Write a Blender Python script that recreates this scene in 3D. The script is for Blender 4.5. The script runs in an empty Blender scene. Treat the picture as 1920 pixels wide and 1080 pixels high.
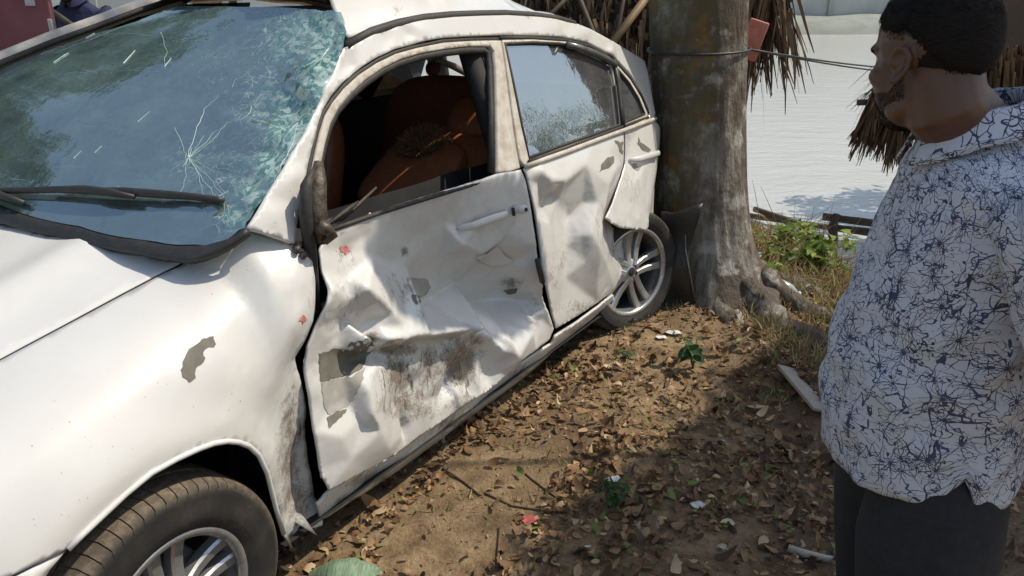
import bpy, bmesh, math, random
import numpy as np
from mathutils import Vector, Matrix, noise
from mathutils.bvhtree import BVHTree
from mathutils.geometry import delaunay_2d_cdt

random.seed(7); RNG = np.random.default_rng(7)
scn = bpy.context.scene
col = scn.collection

# ---------------------------------------------------------------- camera, sky, sun, exposure
FPX, PITCH, CAMH = 1507.0, math.radians(21.0), 1.65
cam_d = bpy.data.cameras.new('camera'); cam = bpy.data.objects.new('camera', cam_d); col.objects.link(cam)
cam_d.sensor_width = 36.0; cam_d.lens = FPX / 1920 * 36.0; cam_d.clip_end = 2000; cam_d.clip_start = 0.05
cam.location = (0, 0, CAMH); cam.rotation_euler = (math.radians(90) - PITCH, 0, 0)
scn.camera = cam

SUN_AZ, SUN_EL = math.radians(82), math.radians(56)     # azimuth measured from +Y towards +X
SUNV = Vector((math.sin(SUN_AZ) * math.cos(SUN_EL), math.cos(SUN_AZ) * math.cos(SUN_EL), math.sin(SUN_EL)))
world = bpy.data.worlds.new('World'); scn.world = world; world.use_nodes = True
wn = world.node_tree; wn.nodes.clear()
sky = wn.nodes.new('ShaderNodeTexSky'); sky.sky_type = 'NISHITA'; sky.sun_disc = False
sky.sun_elevation = SUN_EL; sky.sun_rotation = SUN_AZ; sky.dust_density = 1.6; sky.air_density = 1.4; sky.ozone_density = 1.0
bg = wn.nodes.new('ShaderNodeBackground'); bg.inputs['Strength'].default_value = 0.14
wo = wn.nodes.new('ShaderNodeOutputWorld')
wn.links.new(sky.outputs[0], bg.inputs[0]); wn.links.new(bg.outputs[0], wo.inputs[0])
sun_d = bpy.data.lights.new('sun', 'SUN'); sun_d.energy = 4.0; sun_d.angle = math.radians(0.55); sun_d.color = (1.0, 0.91, 0.76)
sun = bpy.data.objects.new('sun', sun_d); col.objects.link(sun); sun.location = (6, 5, 9)
sun.rotation_euler = (-SUNV).to_track_quat('-Z', 'Y').to_euler()
scn.view_settings.view_transform = 'Standard'; scn.view_settings.look = 'None'
scn.view_settings.exposure = 0.02; scn.view_settings.gamma = 1.0
scn.render.engine = 'CYCLES'
scn.cycles.use_denoising = True
scn.cycles.max_bounces = 8; scn.cycles.transparent_max_bounces = 12
scn.cycles.sample_clamp_indirect = 6.0
scn.cycles.caustics_reflective = False; scn.cycles.caustics_refractive = False

# ---------------------------------------------------------------- measuring helpers
CP, SP = math.cos(PITCH), math.sin(PITCH)
CAM = Vector((0, 0, CAMH))
def ray(px, py):
    a = (px - 960) / FPX; b = (540 - py) / FPX
    return Vector((a, CP + b * SP, -SP + b * CP))
def at_z(px, py, z=0.0):
    d = ray(px, py); return CAM + d * ((z - CAMH) / d.z)
def at_y(px, py, y):
    d = ray(px, py); return CAM + d * (y / d.y)
def to_px(p):
    q = p - CAM; dep = q.y * CP - q.z * SP; up = q.y * SP + q.z * CP
    return 960 + FPX * q.x / dep, 540 - FPX * up / dep
def lerp(a, b, t): return a + (b - a) * t
def sstep(a, b, x):
    t = min(1, max(0, (x - a) / (b - a))); return t * t * (3 - 2 * t)
def nz(x, y=0.0, z=0.0): return noise.noise(Vector((x, y, z)))

# ---------------------------------------------------------------- materials
def new_mat(name):
    m = bpy.data.materials.new(name); m.use_nodes = True; nt = m.node_tree
    return m, nt, nt.nodes['Principled BSDF']
def N(nt, typ, ins=None, **kw):
    n = nt.nodes.new(typ)
    for k, v in kw.items(): setattr(n, k, v)
    for k, v in (ins or {}).items():
        if isinstance(v, bpy.types.NodeSocket): nt.links.new(v, n.inputs[k])
        else: n.inputs[k].default_value = v
    return n
def rgb(c): return (c[0], c[1], c[2], 1.0)
def coords(nt, kind='Object', scale=None):
    o = N(nt, 'ShaderNodeTexCoord').outputs[kind]
    if scale is not None: o = N(nt, 'ShaderNodeMapping', {'Vector': o, 'Scale': scale}).outputs[0]
    return o
def tnoise(nt, vec, scale, detail=4, rough=0.55, out=0):
    return N(nt, 'ShaderNodeTexNoise', {'Vector': vec, 'Scale': scale, 'Detail': detail, 'Roughness': rough}).outputs[out]
def ramp(nt, fac, stops, interp='LINEAR'):
    r = N(nt, 'ShaderNodeValToRGB', {'Fac': fac}); e = r.color_ramp; e.interpolation = interp
    while len(e.elements) < len(stops): e.elements.new(0.5)
    for el, (p, c) in zip(e.elements, stops):
        el.position = p; el.color = rgb(c) if not isinstance(c, (int, float)) else (c, c, c, 1)
    return r.outputs[0]
def mixc(nt, f, a, b, typ='MIX'):
    m = N(nt, 'ShaderNodeMix', data_type='RGBA', blend_type=typ)
    for i, v in ((0, f), (6, a), (7, b)):
        if isinstance(v, bpy.types.NodeSocket): nt.links.new(v, m.inputs[i])
        else: m.inputs[i].default_value = v if i == 0 else rgb(v)
    return m.outputs[2]
def math_n(nt, op, a, b=None, c=None, clamp=False):
    m = N(nt, 'ShaderNodeMath', operation=op, use_clamp=clamp)
    for i, v in enumerate((a, b, c)):
        if v is None: continue
        if isinstance(v, bpy.types.NodeSocket): nt.links.new(v, m.inputs[i])
        else: m.inputs[i].default_value = v
    return m.outputs[0]
def attr(nt, name, out='Fac'): return N(nt, 'ShaderNodeAttribute', attribute_name=name).outputs[out]
def bump(nt, h, strength, dist, bsdf, normal=None):
    b = N(nt, 'ShaderNodeBump', {'Height': h, 'Strength': strength, 'Distance': dist})
    if normal is not None: nt.links.new(normal, b.inputs['Normal'])
    if bsdf is not None: nt.links.new(b.outputs[0], bsdf.inputs['Normal'])
    return b.outputs[0]
def simple(name, c1, c2=None, rough=0.6, metal=0.0, scale=20, bmp=0.0, stretch=(1, 1, 1), spec=0.5, detail=5):
    """mottled two-tone surface"""
    m, nt, b = new_mat(name)
    v = coords(nt, 'Object', stretch); n = tnoise(nt, v, scale, detail)
    nt.links.new(mixc(nt, ramp(nt, n, [(0.3, 0.0), (0.7, 1.0)]), c1, c2 or [x * 0.7 for x in c1]), b.inputs['Base Color'])
    b.inputs['Roughness'].default_value = rough; b.inputs['Metallic'].default_value = metal
    b.inputs['Specular IOR Level'].default_value = spec
    if bmp: bump(nt, n, bmp, 0.01, b)
    return m

# ---------------------------------------------------------------- object helpers
def tag(o, label=None, cat=None, group=None, kind=None):
    if label: o['label'] = label
    if cat: o['category'] = cat
    if group: o['group'] = group
    if kind: o['kind'] = kind
    return o
def empty(name, loc=(0, 0, 0), rz=0.0):
    o = bpy.data.objects.new(name, None); col.objects.link(o); o.location = loc; o.rotation_euler = (0, 0, rz)
    o.empty_display_size = 0.1
    return o
def link(name, me, mat=None, parent=None, smooth=True):
    o = bpy.data.objects.new(name, me); col.objects.link(o)
    if mat:
        for mm in (mat if isinstance(mat, (list, tuple)) else [mat]): me.materials.append(mm)
    if parent: o.parent = parent
    if smooth: me.polygons.foreach_set('use_smooth', [True] * len(me.polygons))
    return o
def from_bm(name, bm, mat=None, parent=None, smooth=True, recalc=True):
    if recalc: bmesh.ops.recalc_face_normals(bm, faces=bm.faces)
    me = bpy.data.meshes.new(name); bm.to_mesh(me); bm.free()
    return link(name, me, mat, parent, smooth)
def from_py(name, verts, faces, mat=None, parent=None, smooth=True):
    me = bpy.data.meshes.new(name); me.from_pydata([tuple(v) for v in verts], [], [tuple(f) for f in faces]); me.update()
    return link(name, me, mat, parent, smooth)
def sharp(o, deg=35):
    o.data.set_sharp_from_angle(angle=math.radians(deg)); return o
def bm_box(bm, c, s, rot=None, bevel=0.0):
    r = bmesh.ops.create_cube(bm, size=1.0); vs = r['verts']
    M = Matrix.Translation(c) @ (rot.to_4x4() if rot else Matrix()) @ Matrix.Diagonal((s[0], s[1], s[2], 1))
    bmesh.ops.transform(bm, matrix=M, verts=vs)
    if bevel:
        es = list({e for v in vs for e in v.link_edges})
        bmesh.ops.bevel(bm, geom=es, offset=bevel, segments=3, affect='EDGES', profile=0.6)
def bm_loft(bm, rings, closed=True, cap=True):
    vv = [[bm.verts.new(p) for p in r] for r in rings]; n = len(vv[0])
    for a, b in zip(vv[:-1], vv[1:]):
        for i in range(n if closed else n - 1):
            j = (i + 1) % n
            bm.faces.new((a[i], a[j], b[j], b[i]))
    if cap and closed:
        bm.faces.new(list(reversed(vv[0]))); bm.faces.new(vv[-1])
    return vv
def frame_of(t):
    t = t.normalized(); up = Vector((0, 0, 1)) if abs(t.z) < 0.9 else Vector((1, 0, 0))
    a = t.cross(up).normalized(); return a, t.cross(a).normalized()
def bm_tube(bm, pts, rad, n=8, wob=0.0, cap=True, seed=0.0):
    pts = [Vector(p) for p in pts]
    rad = rad if isinstance(rad, (list, tuple)) else [rad] * len(pts)
    rings = []; a0 = None
    for i, p in enumerate(pts):
        t = pts[min(i + 1, len(pts) - 1)] - pts[max(i - 1, 0)]
        if a0 is None: a, b = frame_of(t)
        else:
            t = t.normalized(); a = (a0 - t * a0.dot(t)).normalized(); b = t.cross(a)
        a0 = a; ring = []
        for k in range(n):
            th = 2 * math.pi * k / n
            r = rad[i] * (1 + wob * nz(math.cos(th) * 1.5 + seed, math.sin(th) * 1.5, i * 0.6))
            ring.append(p + a * math.cos(th) * r + b * math.sin(th) * r)
        rings.append(ring)
    bm_loft(bm, rings, True, cap)
def tube(name, pts, rad, mat, parent=None, n=8, wob=0.0, seed=0.0):
    bm = bmesh.new(); bm_tube(bm, pts, rad, n, wob, True, seed); return from_bm(name, bm, mat, parent)
def bm_ellipsoid(bm, c, r, rot=None, seg=20, rings=14):
    q = bmesh.ops.create_uvsphere(bm, u_segments=seg, v_segments=rings, radius=1.0)
    bmesh.ops.transform(bm, matrix=Matrix.Translation(c) @ (rot.to_4x4() if rot else Matrix()) @ Matrix.Diagonal((r[0], r[1], r[2], 1)), verts=q['verts'])
def bm_lathe(bm, prof, n=48, axis='y', wob=None):
    """prof: (radius, offset along the axis); returns nothing"""
    rings = []
    for k in range(n):
        th = 2 * math.pi * k / n; ring = []
        for i, (r, y) in enumerate(prof):
            if wob: r = r + wob(th, i)
            ring.append(Vector((r * math.cos(th), y, r * math.sin(th))))
        rings.append(ring)
    vv = [[bm.verts.new(p) for p in r] for r in rings]; m = len(prof)
    for k in range(n):
        a, b = vv[k], vv[(k + 1) % n]
        for i in range(m - 1): bm.faces.new((a[i], a[i + 1], b[i + 1], b[i]))
def leaf_arrays(P, D, U, L, W, fold=0.25, curl=0.2, k=5):
    """n leaves: base points P, directions D, up normals U, lengths L, widths W (numpy) -> verts, faces"""
    n = len(P); S = np.cross(D, U); S /= (np.linalg.norm(S, axis=1, keepdims=True) + 1e-9)
    U2 = np.cross(S, D); L = L[:, None]; W = W[:, None]
    b = P; m = P + D * L * 0.48; t = P + D * L - U2 * L * curl
    l = P + D * L * 0.42 + S * W * 0.5 + U2 * W * fold; r = P + D * L * 0.42 - S * W * 0.5 + U2 * W * fold
    l2 = P + D * L * 0.75 + S * W * 0.33 + U2 * (W * fold * 0.7 - L * curl * 0.45); r2 = P + D * L * 0.75 - S * W * 0.33 + U2 * (W * fold * 0.7 - L * curl * 0.45)
    m2 = P + D * L * 0.76 - U2 * L * curl * 0.5
    V = np.stack([b, m, t, l, r, l2, r2, m2], 1).reshape(-1, 3)
    base = (np.arange(n) * 8)[:, None]
    f = np.array([[0, 4, 1], [0, 1, 3], [4, 6, 7], [4, 7, 1], [3, 1, 7], [3, 7, 5], [6, 2, 7], [5, 7, 2]])
    Fc = (base[:, None, :] + f[None]).reshape(-1, 3)
    return V, Fc
def oval_leaves(P, D, U, L, W, curl, cup, twist):
    """flat oval leaves with a mid rib, bent along and across; all arguments are arrays"""
    n = len(P); S = np.cross(D, U); S /= (np.linalg.norm(S, axis=1, keepdims=True) + 1e-9); U2 = np.cross(S, D)
    ts = [.0, .14, .34, .56, .76, .91, 1.0]; ws_ = [0, .62, .96, 1.0, .74, .38, 0]; rows = []
    for t, w in zip(ts, ws_):
        c = P + D * (L * t)[:, None] + U2 * (curl * L * (t - .3) ** 2 * 2)[:, None]
        S2 = S + U2 * (twist * (t - .5))[:, None]
        if w == 0: rows.append(c[:, None, :]); continue
        e = (W * w * .5)[:, None]; h = U2 * (cup * W * w * .5)[:, None]
        rows.append(np.stack([c - S2 * e + h, c, c + S2 * e + h], 1))
    V = np.concatenate(rows, 1); m = V.shape[1]; f = [(0, 2, 1), (0, 3, 2)]
    for r in range(4):
        b = 1 + r * 3
        for k in (0, 1): f += [(b + k, b + k + 1, b + k + 4), (b + k, b + k + 4, b + k + 3)]
    f += [(13, 14, 16), (14, 15, 16)]
    F = (np.arange(n)[:, None, None] * m + np.array(f)[None]).reshape(-1, 3)
    return V.reshape(-1, 3), F, m
def np_mesh(name, V, Fc, mat, parent=None, tint=None, per=None, smooth=False):
    me = bpy.data.meshes.new(name); nv, nf, k = len(V), len(Fc), Fc.shape[1]
    me.vertices.add(nv); me.vertices.foreach_set('co', np.asarray(V, np.float32).ravel())
    me.loops.add(nf * k); me.loops.foreach_set('vertex_index', np.asarray(Fc, np.int32).ravel())
    me.polygons.add(nf); me.polygons.foreach_set('loop_start', np.arange(0, nf * k, k, dtype=np.int32))
    me.update(calc_edges=True); me.validate()
    if tint is not None:
        a = me.attributes.new('tint', 'FLOAT', 'POINT'); a.data.foreach_set('value', np.repeat(tint, per).astype(np.float32))
    return link(name, me, mat, parent, smooth)
def rand_dirs(n, rng=RNG):
    v = rng.normal(size=(n, 3)); return v / np.linalg.norm(v, axis=1, keepdims=True)
# ---------------------------------------------------------------- ground, pond, far bank
TREE = Vector((1.07, 4.16, 0)); TR = 0.245
WATER_Z = -0.62
def shore(x, y):
    """metres past the water line (positive = pond)"""
    s1 = (x - 2.35) * 0.93 + (y - 8.0) * 0.37
    s2 = y - 5.7 + 0.12 * (x - 3)
    return min(s1, s2, max((4.9 - x) * .9, y - 9.3) + .25 * nz(y * .8)) + 0.18 * nz(x * 0.9, y * 0.9, 3)
ROOTS = [  # world polylines (x, y, height, radius)
    [(1.18, 3.98, .22, .10), (1.28, 3.74, .12, .075), (1.40, 3.46, .05, .06), (1.55, 3.18, .0, .055), (1.68, 2.85, -.03, .05), (1.78, 2.55, -.07, .035)],
    [(1.24, 4.06, .24, .085), (1.42, 3.90, .12, .06), (1.62, 3.74, .03, .05), (1.85, 3.60, -.05, .035)],
    [(1.28, 4.16, .20, .07), (1.50, 4.12, .08, .05), (1.74, 4.06, .0, .04), (1.95, 4.0, -.06, .03)],
    [(1.06, 3.98, .14, .085), (1.08, 3.80, .04, .07), (1.14, 3.58, -.01, .055), (1.22, 3.36, -.06, .04)],
    [(0.9, 4.1, .2, .1), (.68, 4.2, .08, .08), (.45, 4.4, -.03, .05)],
    [(1.1, 4.35, .2, .1), (1.2, 4.7, .05, .08), (1.2, 5.0, -.05, .05)]]
def seg_d(px, py, a, b):
    ax, ay = a[0], a[1]; dx, dy = b[0] - ax, b[1] - ay
    t = max(0, min(1, ((px - ax) * dx + (py - ay) * dy) / (dx * dx + dy * dy)))
    return math.hypot(px - ax - t * dx, py - ay - t * dy), t
def gz(x, y):
    s = shore(x, y)
    z = -1.25 * sstep(-1.9, 0.9, s)
    z += 0.030 * nz(x * 1.3, y * 1.3, 0) + 0.014 * nz(x * 4.1, y * 4.1, 5) + 0.006 * nz(x * 13, y * 13, 8)
    d = math.hypot(x - TREE.x, y - TREE.y)
    z += 0.10 * math.exp(-(d / 0.75) ** 2)
    # long buried-root mound running from the tree towards the person
    dm, t = seg_d(x, y, (1.15, 3.35), (1.55, 1.9))
    z += 0.11 * math.exp(-(dm / 0.2) ** 2) * (1 - 0.3 * t)
    z += 0.05 * math.exp(-(((x - 0.35) / 0.5) ** 2 + ((y - 2.6) / 0.3) ** 2))
    z -= 0.05 * math.exp(-(((x + 0.72) / 0.35) ** 2 + ((y - 1.42) / 0.35) ** 2))
    return z
def build_ground():
    def axis(bands):
        out = []
        for a, b, st in bands: out += list(np.arange(a, b, st))
        return out
    xs = axis([(-60, -8, 4), (-8, -3, .5), (-3, -1.2, .12), (-1.2, 3.2, .035), (3.2, 5, .12), (5, 9, .5), (9, 61, 4)])
    ys = axis([(-40, -3, 3), (-3, .8, .3), (.8, 5.2, .035), (5.2, 9, .12), (9, 14, .6), (14, 24, 2)])
    V = [(x, y, gz(x, y)) for y in ys for x in xs]; w = len(xs)
    Fc = [(j * w + i, j * w + i + 1, (j + 1) * w + i + 1, (j + 1) * w + i) for j in range(len(ys) - 1) for i in range(w - 1)]
    m, nt, b = new_mat('dirt')
    v = coords(nt, 'Object'); n1 = tnoise(nt, v, 1.1, 5); n2 = tnoise(nt, v, 9, 8, .65); n3 = tnoise(nt, v, 70, 6, .7)
    c = ramp(nt, n2, [(.3, (.13, .085, .05)), (.5, (.33, .23, .13)), (.72, (.50, .37, .225))])
    c = mixc(nt, ramp(nt, n1, [(.42, 0.), (.6, .75)]), c, (.17, .115, .07))
    c = mixc(nt, ramp(nt, n3, [(.35, .4), (.55, 0.)]), c, (.09, .06, .036))
    nt.links.new(c, b.inputs['Base Color']); b.inputs['Roughness'].default_value = .95; b.inputs['Specular IOR Level'].default_value = .15
    h = math_n(nt, 'ADD', math_n(nt, 'MULTIPLY', n2, .6), n3)
    bump(nt, h, .9, .02, b)
    g = from_py('ground', V, Fc, m); tag(g, 'bare tan dirt ground strewn with dry leaves', kind='structure')
    # pond
    m, nt, b = new_mat('pond_water')
    v = coords(nt, 'Object', (1, 2.6, 1)); w1 = tnoise(nt, v, 1.1, 6, .62); w2 = tnoise(nt, coords(nt, 'Object', (1, 1.7, 1)), 6, 4, .6)
    b.inputs['Base Color'].default_value = rgb((.58, .565, .52)); b.inputs['Roughness'].default_value = .08  # pale base: silt plus sky glare put into the colour
    b.inputs['IOR'].default_value = 2.3; b.inputs['Specular IOR Level'].default_value = .9
    hh = math_n(nt, 'ADD', w1, math_n(nt, 'MULTIPLY', w2, .35))
    bump(nt, hh, .6, .07, b)
    bm = bmesh.new(); q = [bm.verts.new(p) for p in ((-70, 4.5, WATER_Z), (90, 4.5, WATER_Z), (90, 75, WATER_Z), (-70, 75, WATER_Z))]; bm.faces.new(q)
    tag(from_bm('pond_water', bm, m), 'bright rippled pond water beyond the tree', kind='structure')
    # far bank with grass edge
    mb = simple('far_bank_soil', (.30, .31, .275), (.22, .235, .20), .95, scale=1.5)  # greyed in colour to stand for haze across the pond
    def fy(x): return 37 - 0.004 * (x - 12) ** 2 + 0.5 * nz(x * .2)
    rows = []; xs = np.linspace(-75, 95, 90)
    for dy, z in ((0, -.9), (.35, -.35), (.9, -.05), (2.5, .1), (9, .15), (60, .2), (300, .4)):
        rows.append([(x * (1 if dy < 20 else 1 + dy / 60), fy(x) + dy + .25 * nz(x * .7, dy), z + .12 * nz(x * .5, dy * 3)) for x in xs])
    V = [p for r in rows for p in r]; w = len(xs)
    Fc = [(j * w + i, j * w + i + 1, (j + 1) * w + i + 1, (j + 1) * w + i) for j in range(len(rows) - 1) for i in range(w - 1)]
    tag(from_py('far_bank', V, Fc, mb), 'low grassy bank across the pond', kind='structure')
    # wall on the far bank, panels and posts
    mw = simple('far_wall_render', (.50, .51, .49), (.40, .41, .39), .9, scale=.8); mp = simple('far_wall_post', (.36, .37, .35), (.28, .29, .28), .9, scale=2)
    e = empty('boundary_wall', (0, 0, 0)); tag(e, 'pale grey boundary wall with upright posts across the pond', 'wall')
    for i in range(-14, 22):
        x = i * 3.0; y0 = fy(x) + 3.2; y1 = fy(x + 3) + 3.2; a = math.atan2(y1 - y0, 3)
        if i == -14:
            bm = bmesh.new(); bm_box(bm, (1.5, 0, 1.0), (3.02, .12, 2.0)); pan = from_bm('wall_panel', bm, mw, e, False)
            bm = bmesh.new(); bm_box(bm, (0, -.05, 1.1), (.26, .3, 2.2), bevel=.02); post = from_bm('post', bm, mp, e, False)
            o1, o2 = pan, post
        else:
            o1, o2 = pan.copy(), post.copy(); col.objects.link(o1); col.objects.link(o2)
        for o in (o1, o2): o.location = (x, y0, .05); o.rotation_euler = (0, 0, a)
build_ground()
# ---------------------------------------------------------------- the wrecked car
FW = Vector((-0.79, 1.5, 0)); RW = Vector((0.65, 3.75, 0))
FV = (FW - RW).normalized(); LV = Vector((-FV.y, FV.x, 0))
CARM = Matrix((( FV.x, LV.x, 0, FW.x), (FV.y, LV.y, 0, FW.y), (0, 0, 1, 0), (0, 0, 0, 1)))
CARI = CARM.inverted(); CARR = CARI.to_3x3()
CAML = CARI @ CAM
def lray(px, py): return (CARR @ ray(px, py)).normalized()
def lpx(p): return to_px(CARM @ p)
car = empty('wrecked_car'); car.matrix_world = CARM
tag(car, 'crumpled white sedan with smashed windscreen and caved in doors, jammed against the tree', 'car')

class Surf:
    def __init__(s, fn, a, b, na, nb):
        s.fn = fn; s.A = np.linspace(*a, na); s.B = np.linspace(*b, nb)
        V = [fn(x, y) for x in s.A for y in s.B]; T = []; s.T = T
        for i in range(na - 1):
            for j in range(nb - 1):
                q = i * nb + j; T += [(q, q + nb, q + nb + 1), (q, q + nb + 1, q + 1)]
        s.V = V; s.nb = nb; s.bvh = BVHTree.FromPolygons(V, T)
    def hit(s, px, py):
        loc, nor, idx, _ = s.bvh.ray_cast(CAML, lray(px, py))
        if loc is None: return None
        t = s.T[idx]; p = [s.V[k] for k in t]
        v0, v1, v2 = p[1] - p[0], p[2] - p[0], loc - p[0]
        d00, d01, d11, d20, d21 = v0.dot(v0), v0.dot(v1), v1.dot(v1), v2.dot(v0), v2.dot(v1)
        den = d00 * d11 - d01 * d01; w1 = (d11 * d20 - d01 * d21) / den; w2 = (d00 * d21 - d01 * d20) / den; w0 = 1 - w1 - w2
        pr = [(s.A[k // s.nb], s.B[k % s.nb]) for k in t]
        return (w0 * pr[0][0] + w1 * pr[1][0] + w2 * pr[2][0], w0 * pr[0][1] + w1 * pr[1][1] + w2 * pr[2][1])
    def hit_near(s, px, py, c):
        for k in range(60):
            t = k / 60; h = s.hit(lerp(px, c[0], t), lerp(py, c[1], t))
            if h: return h
        raise RuntimeError('no hit %s' % ((px, py),))
    def nrm(s, a, b):
        e = 1e-3; p = s.fn(a, b)
        n = (s.fn(a + e, b) - p).cross(s.fn(a, b + e) - p)
        if n.length < 1e-12: return Vector((0, 1, 0))
        n.normalize()
        return n if n.dot(CAML - p) > 0 else -n

def inside_many(poly, Q):
    Q = np.asarray(Q, float); P = np.asarray(poly, float); R = np.roll(P, 1, axis=0); c = np.zeros(len(Q), bool)
    for (xi, yi), (xj, yj) in zip(P, R):
        if yi == yj: continue
        c ^= ((yi > Q[:, 1]) != (yj > Q[:, 1])) & (Q[:, 0] < (xj - xi) * (Q[:, 1] - yi) / (yj - yi) + xi)
    return c
def densify(poly, st):
    out = []
    for i in range(len(poly)):
        a, b = poly[i], poly[(i + 1) % len(poly)]; n = max(1, int(math.hypot(b[0] - a[0], b[1] - a[1]) / st))
        out += [(lerp(a[0], b[0], k / n), lerp(a[1], b[1], k / n)) for k in range(n)]
    return out
def tri_fill(poly, st, holes=(), jit=.25, rnd=None):
    """triangles filling a polygon (minus holes) with inner grid points"""
    rnd = rnd or random.Random(3)
    d = densify(poly, st); edges = [(i, (i + 1) % len(d)) for i in range(len(d))]; pts = list(d)
    hd = []
    for h in holes:
        q = densify(h, st); n0 = len(pts); pts += q; edges += [(n0 + i, n0 + (i + 1) % len(q)) for i in range(len(q))]; hd.append(q)
    bnd = np.array(pts)
    x0, x1 = min(p[0] for p in d), max(p[0] for p in d); y0, y1 = min(p[1] for p in d), max(p[1] for p in d)
    row = 0; y = y0 + st * .6; cand = []
    while y < y1:
        x = x0 + st * (.5 if row % 2 else 1.0)
        while x < x1:
            cand.append((x + rnd.uniform(-jit, jit) * st, y + rnd.uniform(-jit, jit) * st)); x += st
        y += st * .87; row += 1
    if cand:
        cand = np.array(cand); k = inside_many(d, cand)
        for h in hd: k &= ~inside_many(h, cand)
        for p in cand[k]:
            if np.min((bnd[:, 0] - p[0]) ** 2 + (bnd[:, 1] - p[1]) ** 2) > (st * .5) ** 2: pts.append((p[0], p[1]))
    r = delaunay_2d_cdt([Vector(p) for p in pts], edges, [], 0, 1e-7)
    P = [(v.x, v.y) for v in r[0]]; A = np.array(P); T = np.array([tuple(f) for f in r[2]]); C = A[T].mean(1)
    k = inside_many(d, C)
    for h in hd: k &= ~inside_many(h, C)
    F = [tuple(int(i) for i in f) for f in T[k]]
    return P, F
def interp_fn(cp, cd):
    """piecewise-linear interpolation over scattered control points"""
    r = delaunay_2d_cdt([Vector(p) for p in cp], [], [], 0, 1e-9)
    P = np.array([(v.x, v.y) for v in r[0]]); D = np.array([cd[o[0]] for o in r[3]]); T = [tuple(f) for f in r[2]]
    def f(Q):
        Q = np.asarray(Q); out = np.full(len(Q), np.nan)
        for t in T:
            a, b, c = P[t[0]], P[t[1]], P[t[2]]; den = (b[1] - c[1]) * (a[0] - c[0]) + (c[0] - b[0]) * (a[1] - c[1])
            if abs(den) < 1e-12: continue
            w0 = ((b[1] - c[1]) * (Q[:, 0] - c[0]) + (c[0] - b[0]) * (Q[:, 1] - c[1])) / den
            w1 = ((c[1] - a[1]) * (Q[:, 0] - c[0]) + (a[0] - c[0]) * (Q[:, 1] - c[1])) / den; w2 = 1 - w0 - w1
            k = (w0 > -1e-6) & (w1 > -1e-6) & (w2 > -1e-6)
            out[k] = w0[k] * D[t[0]] + w1[k] * D[t[1]] + w2[k] * D[t[2]]
        bad = np.isnan(out)
        if bad.any():
            for i in np.where(bad)[0]: out[i] = D[np.argmin(((P - Q[i]) ** 2).sum(1))]
        return out
    return f
PANELS = {}
def panel(name, S, outline, mat, ctrl=(), holes=(), st=.016, kb=1.0, smooth=2, edge_d=0.0, thick=.004, rough=0.0, dirt=(), scuff=(), parent=None, extra=None, key=None, gain=1.0):
    """sheet-metal panel: outline and dents measured on the picture, laid on body surface S (car space)"""
    cen = (sum(p[0] for p in outline) / len(outline), sum(p[1] for p in outline) / len(outline))
    def par(p): h = S.hit_near(p[0], p[1], cen); return (h[0], h[1] * kb)
    def par_d(px, py, d):
        qx, qy = px, py
        for _ in range(3):
            a, b = par((qx, qy)); p = S.fn(a, b / kb) + S.nrm(a, b / kb) * d; rx, ry = lpx(p); qx += px - rx; qy += py - ry
        return par((qx, qy))
    oe = [(p[2] if len(p) > 2 else edge_d) for p in outline]
    poly = [par_d(p[0], p[1], e) if e else par(p) for p, e in zip(outline, oe)]
    hp = [[par(p) for p in h] for h in holes]
    P, F = tri_fill(poly, st, hp)
    cp = list(poly); cd = list(oe)
    for c in ctrl:
        c = (c[0], c[1], c[2] * gain); cp.append(par_d(*c)); cd.append(c[2])
    for h in hp: cp += h; cd += [edge_d] * len(h)
    d = interp_fn(cp, cd)(P)
    nb = [set() for _ in P]
    for f in F:
        for i in range(3): nb[f[i]].add(f[(i + 1) % 3]); nb[f[(i + 1) % 3]].add(f[i])
    nbl = [np.array(list(x), int) for x in nb]
    for _ in range(smooth):
        d = np.array([d[i] if len(nbl[i]) == 0 else .45 * d[i] + .55 * d[nbl[i]].mean() for i in range(len(P))])
    V = []
    for (a, b), dd in zip(P, d):
        b /= kb; p = S.fn(a, b); n = S.nrm(a, b)
        if rough:
            w = min(1, abs(dd) / .05)
            dd += rough * w * (nz(a * 14, b * 14, 2) * .7 + abs(nz(a * 31, b * 27, 5)) * .5)
        if extra: dd += extra(a, b)
        V.append(p + n * dd)
    o = from_py(name, V, F, mat, parent or car)
    me = o.data
    n0 = me.polygons[0].normal
    acc = sum((1 if (f.normal.dot(CAML - f.center) > 0) else -1) for f in me.polygons)
    if acc < 0: me.flip_normals()
    add_fields(o, V, dirt, scuff)
    if thick:
        md = o.modifiers.new('thickness', 'SOLIDIFY'); md.thickness = thick; md.offset = -1
    o['cx'], o['cy'] = cen
    PANELS[key or name] = (BVHTree.FromPolygons(V, F), o)
    return o
def add_fields(o, V, dirt, scuff):
    px = np.array([lpx(v) for v in V])
    for nm, blobs in (('dirt', dirt), ('scuff', scuff)):
        val = np.zeros(len(V))
        for (x, y, rx, ry, s) in blobs:
            val = np.maximum(val, s * np.exp(-(((px[:, 0] - x) / rx) ** 2 + ((px[:, 1] - y) / ry) ** 2)))
        a = o.data.attributes.new(nm, 'FLOAT', 'POINT'); a.data.foreach_set('value', val.astype(np.float32))
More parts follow.
